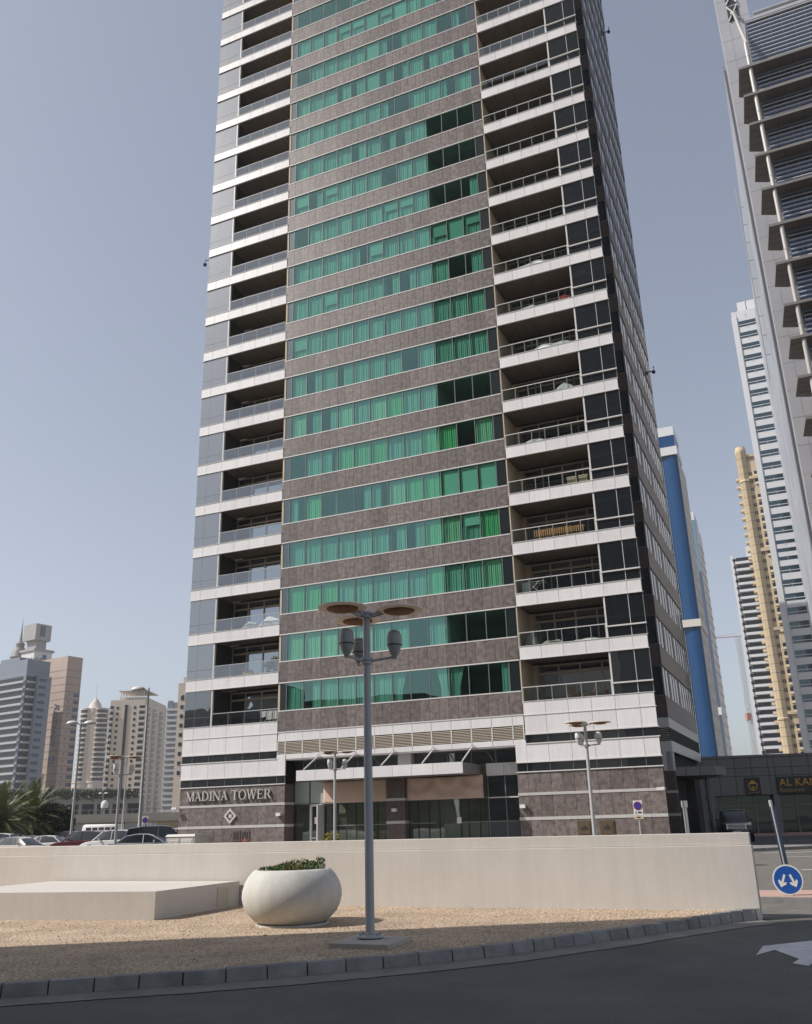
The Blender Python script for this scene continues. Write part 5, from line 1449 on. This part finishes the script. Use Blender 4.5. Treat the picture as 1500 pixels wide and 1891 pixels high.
# local x = 0 at the front right corner, x grows to the left through negatives
b = MB(); b.box(-12, -.2, .3, 14.4, 0, 79); b.box(-12, -4.7, -.25, 1, 0, 79.5); b.build('wall', M_BLUEL, l1)
b = MB(); n = 12; P = [(-3.5, .2)] + [(-3.5+3.5*math.sin(math.pi/2*i/n), .2-.45*math.sin(math.pi*i/n)**.8 + .6*(i/n)**4) for i in range(n+1)]
for a, c_ in zip(P, P[1:]): b.face([(a[0], a[1], 0), (c_[0], c_[1], 0), (c_[0], c_[1], 80), (a[0], a[1], 80)], 0, True)
b.build('curved_glass', M_BLUEGL, l1)
b = MB(); b.box(-.25, .0, .8, 14.4, 0, 79.5); 
for k_ in range(24): b.box(-.05, .08, 2, 13.5, 6+3.1*k_, 6.3+3.1*k_)
b.build('side_wall', mat('pale grey cladding', (.56,.55,.54), .7, col2=(.42,.40,.37), vscale=.3), l1)
b = MB()
for k_ in range(38): b.box(-4.7, -3.45, .0, .24, 2.0*k_+3, 2.0*k_+3.12, 0)
for x in (-4.66, -4.25, -3.85, -3.47): b.box(x-.04, x+.04, .0, .25, 0, 79, 0)
b.build('grid_mullion', mat('pale blue grid', (.28,.36,.42), .5), l1)
b = MB(); b.box(-4.7, -3.45, .26, .28, 0, 79); b.build('dark_glazing', M_NAVY, l1)
b = MB(); b.box(-12, .15, -.6, 8, 80.0, 82.0); b.build('lower_crown', M_WPAN, l1)
b = MB(); b.box(-12, -.2, .0, 8, 82.0, 85.0); b.build('crown_glazing', M_BLUEGL, l1)
b = MB(); b.box(-12, -.1, -.1, 8, 85.0, 87.2); b.build('upper_crown', M_WPAN, l1)
b = MB(); b.box(-12, .25, -.7, 13, 39.8, 41.4)
for i in range(4): b.box(-.0, .27, 1+i*3, 1.2+i*3, 39.7, 41.5)
b.build('belt_course', mat('pale belt panel', (.58,.55,.50), .6), l1)
c6 = polar(18.84, 320)
l2 = thing('navy_glass_tower', 'narrow dark navy glass tower beyond the blue one', 'building', c6, AX)
b = MB(); b.box(-9, -.15, 0, 20, 0, 82); b.build('lower_glazing', M_NAVY, l2)
b = MB(); b.box(-9, -.15, 0, 20, 82, 101); b.build('upper_glazing', M_BLUEL, l2)
b = MB(); b.box(-9, -.1, -.2, 12, 101, 104); b.box(-9, .1, -.2, 20, 32.5, 35); b.build('white_band', M_WPAN, l2)
b = MB(); b.box(-.18, .0, .3, 20, 0, 100); 
for k_ in range(26): b.box(-.05, .3, 3, 18, 5+3.5*k_, 5.7+3.5*k_)
b.build('side_wall', M_WPAN, l2)

# ------------------------------------------------------------------ restaurant row on the right
RX = math.atan2(-.17, .985)
rt = thing('restaurant_block', 'low grey panelled restaurant building with dark shopfronts at the right', 'building', (20.9, 75.0, 0), RX)
M_RPAN = mat('grey composite panel', (.19,.18,.175), .5, 0, .4, island=.05)
b = MB(); xs = [-8, -6.5, -5.2, -3.9, -2.6, -1.3, 0, 1.2, 2.4, 3.61, 4.86, 6.15, 7.43, 7.89, 9.19, 10.49, 11.8, 13.1, 14.4, 15.7, 17, 18.3, 19.6, 21, 22.3, 24]
zs = [2.98, 4.42, 5.05, 5.82, 6.06]
for xa, xb in zip(xs, xs[1:]):
    for za, zb in zip(zs, zs[1:]): b.box(xa+.02, xb-.02, -.05, .1, za+.02, zb-.02, 0)
b.box(-8, 24, 0.0, .3, 2.95, 6.04, 1); b.box(-8, 24, .2, 14, 5.7, 6.02, 1)
b.build('fascia_panel', [M_RPAN, M_BACK], rt)
b = MB()
for xa, xb in ((-8, 2.2), (2.2, 7.45), (7.9, 14), (14.4, 24)):
    b.face([(xa, .5, 0.2), (xb, .5, 0.2), (xb, .5, 2.95), (xa, .5, 2.95)], 0)
    x = xa
    while x < xb: b.box(x-.04, x+.04, .42, .52, .15, 2.95, 1); x += 1.3
    b.box(xa, xb, .42, .52, 2.15, 2.22, 1)
b.build('shopfront', [mirror_glass('shopfront glass', (.45,.6,.5), (.006,.010,.008), .08, .2, .5), M_MULL], rt)
for xa, xb in ((7.47, 7.9), (14.0, 14.4), (1.9, 2.3)):
    b = MB(); b.box(xa, xb, -.15, .6, 0, 2.98); b.build('column', M_RPAN, rt)
block(rt, 'back_wall', M_BACK, (-8, 24, 2.5, 14, 0, 5.7))
b = MB(); b.box(8.9, 11.2, .6, 1.0, 1.2, 2.6); b.build('pale_interior', mat('pale shop interior', (.34,.36,.31), .8), rt)  # plain pale block behind the shopfront glass
M_GOLD = mat('gold sign letters', (.62,.34,.05), .45, .2)
def text_mesh(txt, size, name, m, parent, loc, rot, shear=0.0, depth=.02, align='LEFT', space=1.0):
    cu = bpy.data.curves.new(name, 'FONT'); cu.body = txt; cu.size = size; cu.extrude = depth; cu.shear = shear
    cu.align_x = align; cu.space_character = space
    tmp = bpy.data.objects.new(name, cu); COL.objects.link(tmp)
    dg_ = bpy.context.evaluated_depsgraph_get()
    me = bpy.data.meshes.new_from_object(tmp.evaluated_get(dg_))
    bpy.data.objects.remove(tmp)
    me.materials.clear(); me.materials.append(m)
    o = bpy.data.objects.new(name, me); COL.objects.link(o); o.parent = parent; o.location = loc; o.rotation_euler = rot
    return o
sg = thing('restaurant_sign', 'long black restaurant sign with gold lettering at the right edge', 'sign', rt.matrix_basis @ Vector((7.88, -.06, 3.02)), RX)
b = MB(); b.box(0, 3.6, -.12, 0, 0, 1.27); b.build('sign_board', mat('black sign board', (.012,.010,.009), .4), sg)
text_mesh('AL KAM', .80, 'sign_lettering', M_GOLD, sg, (.17, -.13, .58), (math.pi/2, 0, 0), 0, .02, space=1.02)
text_mesh('Restaurant', .42, 'sign_lettering', mat('dull gold letters', (.42,.27,.08), .5), sg, (.15, -.13, .14), (math.pi/2, 0, 0), 0, .015, space=1.02)
sg = thing('shop_sign', 'square black shop sign with a gold shield emblem', 'sign', rt.matrix_basis @ Vector((5.48, -.06, 3.02)), RX)
b = MB(); b.box(0, 1.16, -.10, 0, 0, 1.27); b.build('sign_board', mat('black sign board', (.012,.010,.009)), sg)
b = MB(); 
def em(P): b.face([(x, -.115, z) for x, z in P])
n = 10; o_, i_ = [], []
for i in range(n+1):
    a = math.pi + math.pi*i/n; o_.append((.58+.34*math.cos(a), .68+.40*math.sin(a))); i_.append((.58+.28*math.cos(a), .68+.33*math.sin(a)))
for i in range(n): em([o_[i], o_[i+1], i_[i+1], i_[i]])
em([(.22,.80),(.94,.80),(.80,.92),(.36,.92)]); em([(.36,.92),(.80,.92),(.58,1.10)]); em([(.24,.66),(.30,.66),(.30,.80),(.24,.80)]); em([(.86,.66),(.92,.66),(.92,.80),(.86,.80)])
em([(.46,.40),(.60,.40),(.70,.62),(.60,.58)]); em([(.44,.46),(.54,.52),(.50,.66)]); em([(.56,.54),(.70,.46),(.68,.60)])
b.build('emblem', M_GOLD, sg)
text_mesh('CON NET', .20, 'sign_lettering', mat('pinkish letters', (.50,.25,.16), .5), sg, (.58, -.115, .08), (math.pi/2, 0, 0), 0, .01, 'CENTER')
# side entrance canopy of the tower
cp = thing('side_canopy', 'flat grey canopy over the dark side entrance between tower and restaurant', 'canopy', (16.4, 58.2, 0), -.10)
b = MB()
for i, (xa, xb) in enumerate(((-.2, .7), (.7, 1.55), (1.55, 2.45))): b.box(xa+.015, xb-.015, -.05, .05, 3.98, 4.52, 0)
b.hexa([(2.45,-.05,3.98),(2.50,-.05,3.98),(3.4,1.2,3.98),(3.3,1.2,3.98),(2.45,-.05,4.52),(2.50,-.05,4.52),(3.4,1.2,4.52),(3.3,1.2,4.52)], 0)
b.face([(-.2,0,4.0),(2.45,0,4.0),(3.3,1.2,4.0),(3.3,9,4.0),(-.2,9,4.0)][::-1], 0); b.face([(-.2,0,4.5),(2.45,0,4.5),(3.3,1.2,4.5),(3.3,9,4.5),(-.2,9,4.5)], 0)
b.build('canopy_slab', M_RPAN, cp)
b = MB(); b.box(-.2, 2.3, 6, 6.2, 0, 4.0); b.build('dark_doorway', M_BACK, cp)
for r_ in ((2.3, 2.42, 1.6, 1.72, 0, 4.0), (3.1, 3.5, 6.0, 6.4, 0, 4.0)):
    b = MB(); b.box(*r_); b.build('post', M_MULL, cp)

# ------------------------------------------------------------------ the skyline on the left
TH = R_(57)
g1 = thing('banded_glass_tower', 'blue grey banded apartment tower at the far left edge', 'building', polar(-23.36, 420), TH)
M_BG = mat('blue grey panel', (.17,.20,.25), .5, 0, .4); M_BGW = mat('pale balcony band', (.33,.35,.38), .6)
b = MB(); b.box(0, 11.4, 0, 30, 0, 73); b.box(0, 6, 6, 20, 73, 74.5); b.box(4.6, 11.2, -2.2, 0, 0, 66); b.build('wall', M_BG, g1)
R, Q, T4 = [], [], []
for k_ in range(19):
    z = 5.5+3.18*k_
    Q.append((-.9, .0, .3, 28, z, z+.95)); R.append((-.12, .0, 2.0, 28, z+1.15, z+2.85))
    Q.append((.6, 4.6, -1.0, 0, z, z+.8)); R.append((.4, 4.8, -.12, 0, z+1.0, z+2.9))
    T4.append((5.2, 8.6, -2.32, -2.2, z+.9, z+2.3)); 
rects(g1, 'balcony', M_BGW, Q); rects(g1, 'window', M_FARGL, R); rects(g1, 'blue_window', M_FARBL, T4)
rects(g1, 'floor_line', M_BGW, [(4.55, 11.25, -2.28, -2.15, 4.6+3.18*k_, 4.75+3.18*k_) for k_ in range(20)] + [(-.1, 11.45, -.1, 30, 66.5, 66.75)])
hb = thing('pinkish_hotel_tower', 'pinkish stone hotel tower with a dark script sign down its side', 'building', polar(-21.14, 440), TH)
M_PKST = mat('pinkish stone', (.40,.31,.26), .8, var=.05, vscale=.12)
b = MB(); b.box(0, 8.2, 0, 22, 0, 78.5); b.box(6, 9.4, 2, 6, 0, 58); b.build('wall', M_PKST, hb)
R, Q, T4 = [], [], []
for k_ in range(17):
    z = 6.5+3.3*k_
    R.append((5.0, 7.9, -.1, .0, z+.8, z+2.4)); T4.append((2.2, 2.6, -.1, 0, z+1.4, z+2.0))
rects(hb, 'window', M_FARBL, R); rects(hb, 'vent', M_FARGL, T4)
b = MB()
for k_ in range(21): b.box(-.06, 8.25, -.06, 22.05, 6+3.3*k_, 6.22+3.3*k_)
b.build('floor_joint', mat('dark stone joint', (.20,.15,.13), .8), hb)
text_mesh('Radisson', 5.4, 'sign_lettering', mat('dark navy letters', (.035,.035,.07), .5), hb, (-.15, 6.4, 57.5), (0, 0, 0), .35, .06).rotation_euler = (math.pi/2, math.pi/2, -math.pi/2)
b = MB(); b.box(-.25, 0, 3.4, 7.0, 30.2, 33.6); b.build('sign_panel', mat('blue sign panel', (.02,.04,.15), .4), hb)
text_mesh('BLU', 1.3, 'sign_lettering', mat('pale letters', (.5,.52,.56), .5), hb, (-.30, 4.7, 33.2), (0, 0, 0), 0, .03).rotation_euler = (math.pi/2, math.pi/2, -math.pi/2)
sp = thing('stepped_tower', 'white and grey stepped tower with a dark pointed spire, behind the banded tower', 'building', polar(-23.0, 620), R_(57))
M_SW = mat('far white render', (.58,.58,.58), .8); M_SG = mat('far grey render', (.30,.295,.29), .8)
b = MB(); b.box(-2, 11, -2, 12, 0, 112); b.box(-2, 4, 8, 26, 0, 106); b.build('wall', M_SW, sp)
b = MB(); b.box(-3, 12, -3, 13, 112, 113.5); b.box(.5, 8, 1, 11, 113.5, 119.5); b.box(-2, 9.5, -1, 12, 119.5, 130); b.box(-2.2, 4.5, -2.6, 9, 100, 101); b.box(-2.6, 9, -2.6, 12.5, 106, 107); b.box(-3, 5, 7, 27, 104, 105.5); b.build('grey_storey', M_SG, sp)
rects(sp, 'blue_glazing', M_FARBL, [(4.0, 7.0, -2.2, -2.0, 90, 110), (1.2, 4.8, -1.25, -1.0, 122, 129)])
b = MB(); c_ = (0.5, 18, 0)
b.lathe([(5.2, 100), (5.2, 109.5), (5.8, 110), (5.2, 111), (4.6, 113.5), (3.2, 116), (2.7, 116.4), (2.6, 118.6), (3.0, 118.8), (2.4, 119.6), (1.0, 121), (.7, 124), (.3, 130), (.08, 136), (0, 136)], c_, 16)
b.build('spire', mat('dark spire lead', (.15,.145,.15), .6), sp)
R = []
for k_ in range(6):
    z = 88+3.6*k_
    for y in (-.5, 3.5, 7.5): R.append((-2.1, -2.0, y, y+1.4, z, z+1.7))
    for x in (-.5, 2.2, 8.2): R.append((x, x+1.3, -2.1, -2.0, z, z+1.7))
    for y in (14, 20): R.append((-2.1, -2.0, y, y+2.0, z, z+1.6))
rects(sp, 'window', M_FARGL, R)
rd = thing('round_stepped_tower', 'beige tower with curved stepped balconies, a dome and a needle, in the distance', 'building', polar(-19.3, 680), 0)
M_BEI = mat('far beige render', (.46,.385,.325), .8); M_BEIL = mat('far pale beige render', (.56,.50,.44), .8)
b = MB(); b.box(-3.5, 3.5, -6, 8, 0, 83); b.build('wall', M_BEI, rd)
b = MB(); b.lathe([(5.2, 80), (5.2, 83), (4.6, 83.5), (3.6, 86.5), (1.8, 89), (.6, 90.5), (.15, 91), (.12, 101), (0, 101)], (0, -1, 0), 20); b.build('dome', M_BEIL, rd)
for sx, name in ((-1, 'left'), (1, 'right')):
    b = MB()
    for k_ in range(24):
        z = 4+3.3*k_; r = 5.6 if k_ > 8 else 7.4 if k_ > 4 else 9.0
        b.lathe([(r-.6, 0), (r-.6, 2.1), (r, 2.1), (r, 3.2), (r-.6, 3.25)], (sx*4.6, -1, z), 20, 0, False)
    b.build('curved_balcony', M_BEIL, rd)
    b = MB(); b.lathe([(5.1, 0), (5.1, 80), (0, 81)], (sx*4.6, -1, 2), 20); b.build('curved_window', M_FARGL, rd)
ap = thing('beige_apartment_block', 'broad beige apartment block with white balconies and a roof pergola', 'building', polar(-16.46, 490), R_(90))
M_APB = mat('beige render', (.60,.52,.43), .8, var=.04, vscale=.1); M_APW = mat('pale balcony render', (.60,.56,.51), .8)
b = MB(); b.box(0, 42, 0, 18.2, 0, 65.5); b.box(1.5, 40, -.0, 14, 65.5, 67); b.build('wall', M_APB, ap)
# local: x goes away from us, y goes left
R, Q = [], []
for k_ in range(20):
    z = 3.4+2.98*k_
    for y in (4.6, 13.6): R.append((-.12, 0, y, y+1.3, z+.8, z+2.1))
    Q.append((-1.3, 0, -.6, 3.0, z, z+.9)); R.append((-.12, 0, -.0, 2.9, z+1.0, z+2.5))
    Q.append((-1.2, 0, 16.6, 18.9, z, z+.9)); R.append((-.1, 0, 16.4, 18.2, z+1.0, z+2.5))
    for x in (4, 15, 28): R.append((x, x+5.5, -.12, 0, z+.7, z+2.3)); 
    for x in (14, 27): Q.append((x, x+8, -.9, 0, z, z+.8))
rects(ap, 'window', M_FARGL, R); rects(ap, 'balcony', M_APW, Q)
b = MB(); b.box(-.15, 0, 8.8, 10.6, 3, 63); b.build('glazed_slot', M_FARGL, ap)
b = MB(); b.box(-.25, .0, 8.75, 8.95, 3, 63); b.box(-.25, 0, 10.45, 10.65, 3, 63); b.build('slot_frame', M_SG, ap)
b = MB()
for i in range(9): b.box(.5, .8, 1+1.5*i, 1.3+1.5*i, 67, 70)
for i in range(8): b.tube([(.6, 1.1+1.5*i, 67), (.6, 2.4+1.5*i, 70)], .12, 4)
b.box(-.5, 20, -1.0, 14.5, 70, 70.3); 
b.build('roof_pergola', M_APW, ap)
ws = thing('slatted_tower', 'pale grey tower of thin balcony slabs behind the beige apartment block', 'building', polar(-14.75, 560), 0)
block(ws, 'wall', M_SG, (-4, 6, 0, 18, 0, 73))
rects(ws, 'balcony', mat('pale blue grey slab', (.52,.54,.57), .7), [(-4.6, 4.5, -1.5, 0, 4+3.2*k_, 5.3+3.2*k_) for k_ in range(21)])
block(ws, 'glazing', M_BG, (-3.5, -.5, -.6, 0, 60, 74))
tb = thing('plain_beige_building', 'plain beige building seen as a narrow strip beside the tower base', 'building', polar(-14.5, 350), 0)
block(tb, 'wall', M_APB, (-.3, 30, 0, 20, 0, 53.5)); rects(tb, 'window', M_FARGL, [(.8, 2.0, -.1, 0, 20+3.4*k_, 21.4+3.4*k_) for k_ in range(9)] + [(1.2, 2.0, -.1, 0, 47, 49)])
block(tb, 'parapet_block', M_APB, (1.0, 6, 2, 8, 53.5, 56))
pod = thing('podium_block', 'low grey car park podium with dark openings behind the flyover', 'building', polar(-21.5, 300), .30)
block(pod, 'wall', mat('grey brown render', (.27,.25,.235), .85), (-14, 28, .5, 20, 0, 10.8))
rects(pod, 'opening', M_FARGL, [(-12+4.4*i, -8.6+4.4*i, .40, .52, 6.2, 9.2) for i in range(9)])
hg = MB(); rng = random.Random(51)
for _ in range(2600):
    p = (rng.uniform(-15, 26), rng.uniform(-.5, 2.0), 10.6+2.6*rng.random()**.7); bush(hg, p, .7, 1, rng, .55)
o = hg.build('hedge', mat('dark hedge leaf', (.020,.042,.016), .7, island=.5)); o.location = polar(-21.5, 300); o.rotation_euler = (0,0,.30)
tag(o, 'dark green hedge along the top of the grey podium', 'hedge')
dm_ = thing('white_dome', 'small white dome-shaped dish above the flyover', 'dome', polar(-18.35, 262), 0)
b = MB(); b.lathe([(.9, 7.2), (1.0, 7.8), (.9, 8.5), (.5, 9.0), (0, 9.2)], (0,0,0), 18); b.build('shell', M_SW, dm_)
b = MB(); b.tube([(0,0,0),(0,0,7.3)], .2, 8); b.build('stand', M_SG, dm_)
fl = thing('flyover', 'long low grey beige road flyover beyond the parked cars', 'bridge', polar(-21, 190), .22)
b = MB(); b.box(-30, 52, 0, 10, 2.9, 4.6); b.box(-30, 52, -.6, 0, 3.1, 3.7); b.build('deck', mat('flyover concrete', (.36,.335,.295), .85, var=.06, vscale=.3), fl)
b = MB()
for i in range(42): b.box(-30+2*i, -29.9+2*i, .1, .2, 4.6, 5.4)
b.box(-30, 52, .1, .2, 5.35, 5.45); b.build('railing', M_SG, fl)
for x in (-22, -6, 10, 26, 42):
    b = MB(); b.box(x, x+2.2, 2, 8, 0, 2.9); b.build('pier', mat('flyover concrete', (.36,.335,.295)), fl)
b = MB(); b.box(18, 34, 14, 20, 0, 3.6); b.build('abutment', mat('ochre wall', (.46,.37,.24), .85), fl)

# ------------------------------------------------------------------ unseen buildings behind the camera: window reflections and foreground shade
op = thing('mirrored_tower', 'dark glass tower opposite, seen only as the dark reflection in the right-hand windows', 'building', (-46, 6.3, 0), AX)
M_OP = mat('dark tower cladding', (.042,.045,.048), .5, 0, .2, var=.25, vscale=.2)
block(op, 'wall', M_OP, (0, 42, -30, 0, 0, 121), (22, 42, -28, -2, 121, 150))
b = MB()
for k_ in range(36): b.box(0, 42, 0, .15, 3+3.3*k_, 3.5+3.3*k_)
for i in range(22): b.box(2*i, 2*i+.12, 0, .2, 0, 121)
b.build('mullion', mat('dark tower frame', (.075,.075,.075), .5), op)
po = thing('shade_podium', 'unseen low block behind the camera, added to cast the foreground shade', 'building', (-31, 7.5, 0), math.atan2(.326, .945))  # unseen block, added so its roof edge shades the foreground gravel
block(po, 'wall', mat('podium render', (.22,.20,.18), .8), (0, 19, -16, 0, 0, 20.0))
wb_ = thing('mirrored_low_block', 'dark mid-rise block across the street, seen only in the lowest mirror panes', 'building', (-185, -42, 0), AX-.08)
block(wb_, 'wall', mat('brown grey block render', (.10,.085,.075), .8), (-14, 62, -20, 0, 0, 34), (6, 18, -18, 0, 34, 40))
rects(wb_, 'window', M_FARGL, [(-12+4*i, -9.6+4*i, -.0, .12, 4+3.6*j, 6+3.6*j) for j in range(8) for i in range(12)])

# ------------------------------------------------------------------ desert haze
hz = MB(); hz.box(-420, 330, -90, 800, -1.0, 156)
hm = bpy.data.materials.new('desert haze'); hm.use_nodes = True
ht = hm.node_tree
for n_ in list(ht.nodes):
    if n_.type != 'OUTPUT_MATERIAL': ht.nodes.remove(n_)
hv = ht.nodes.new('ShaderNodeVolumePrincipled'); hv.inputs['Color'].default_value = (.93, .94, .96, 1); hv.inputs['Density'].default_value = 0.00018; hv.inputs['Anisotropy'].default_value = 0.3
ht.links.new(hv.outputs[0], [n_ for n_ in ht.nodes if n_.type == 'OUTPUT_MATERIAL'][0].inputs['Volume'])
tag(hz.build('haze', hm), 'thin pale desert haze in the air over the whole street', 'haze', kind='stuff')
S.cycles.volume_bounces = 1
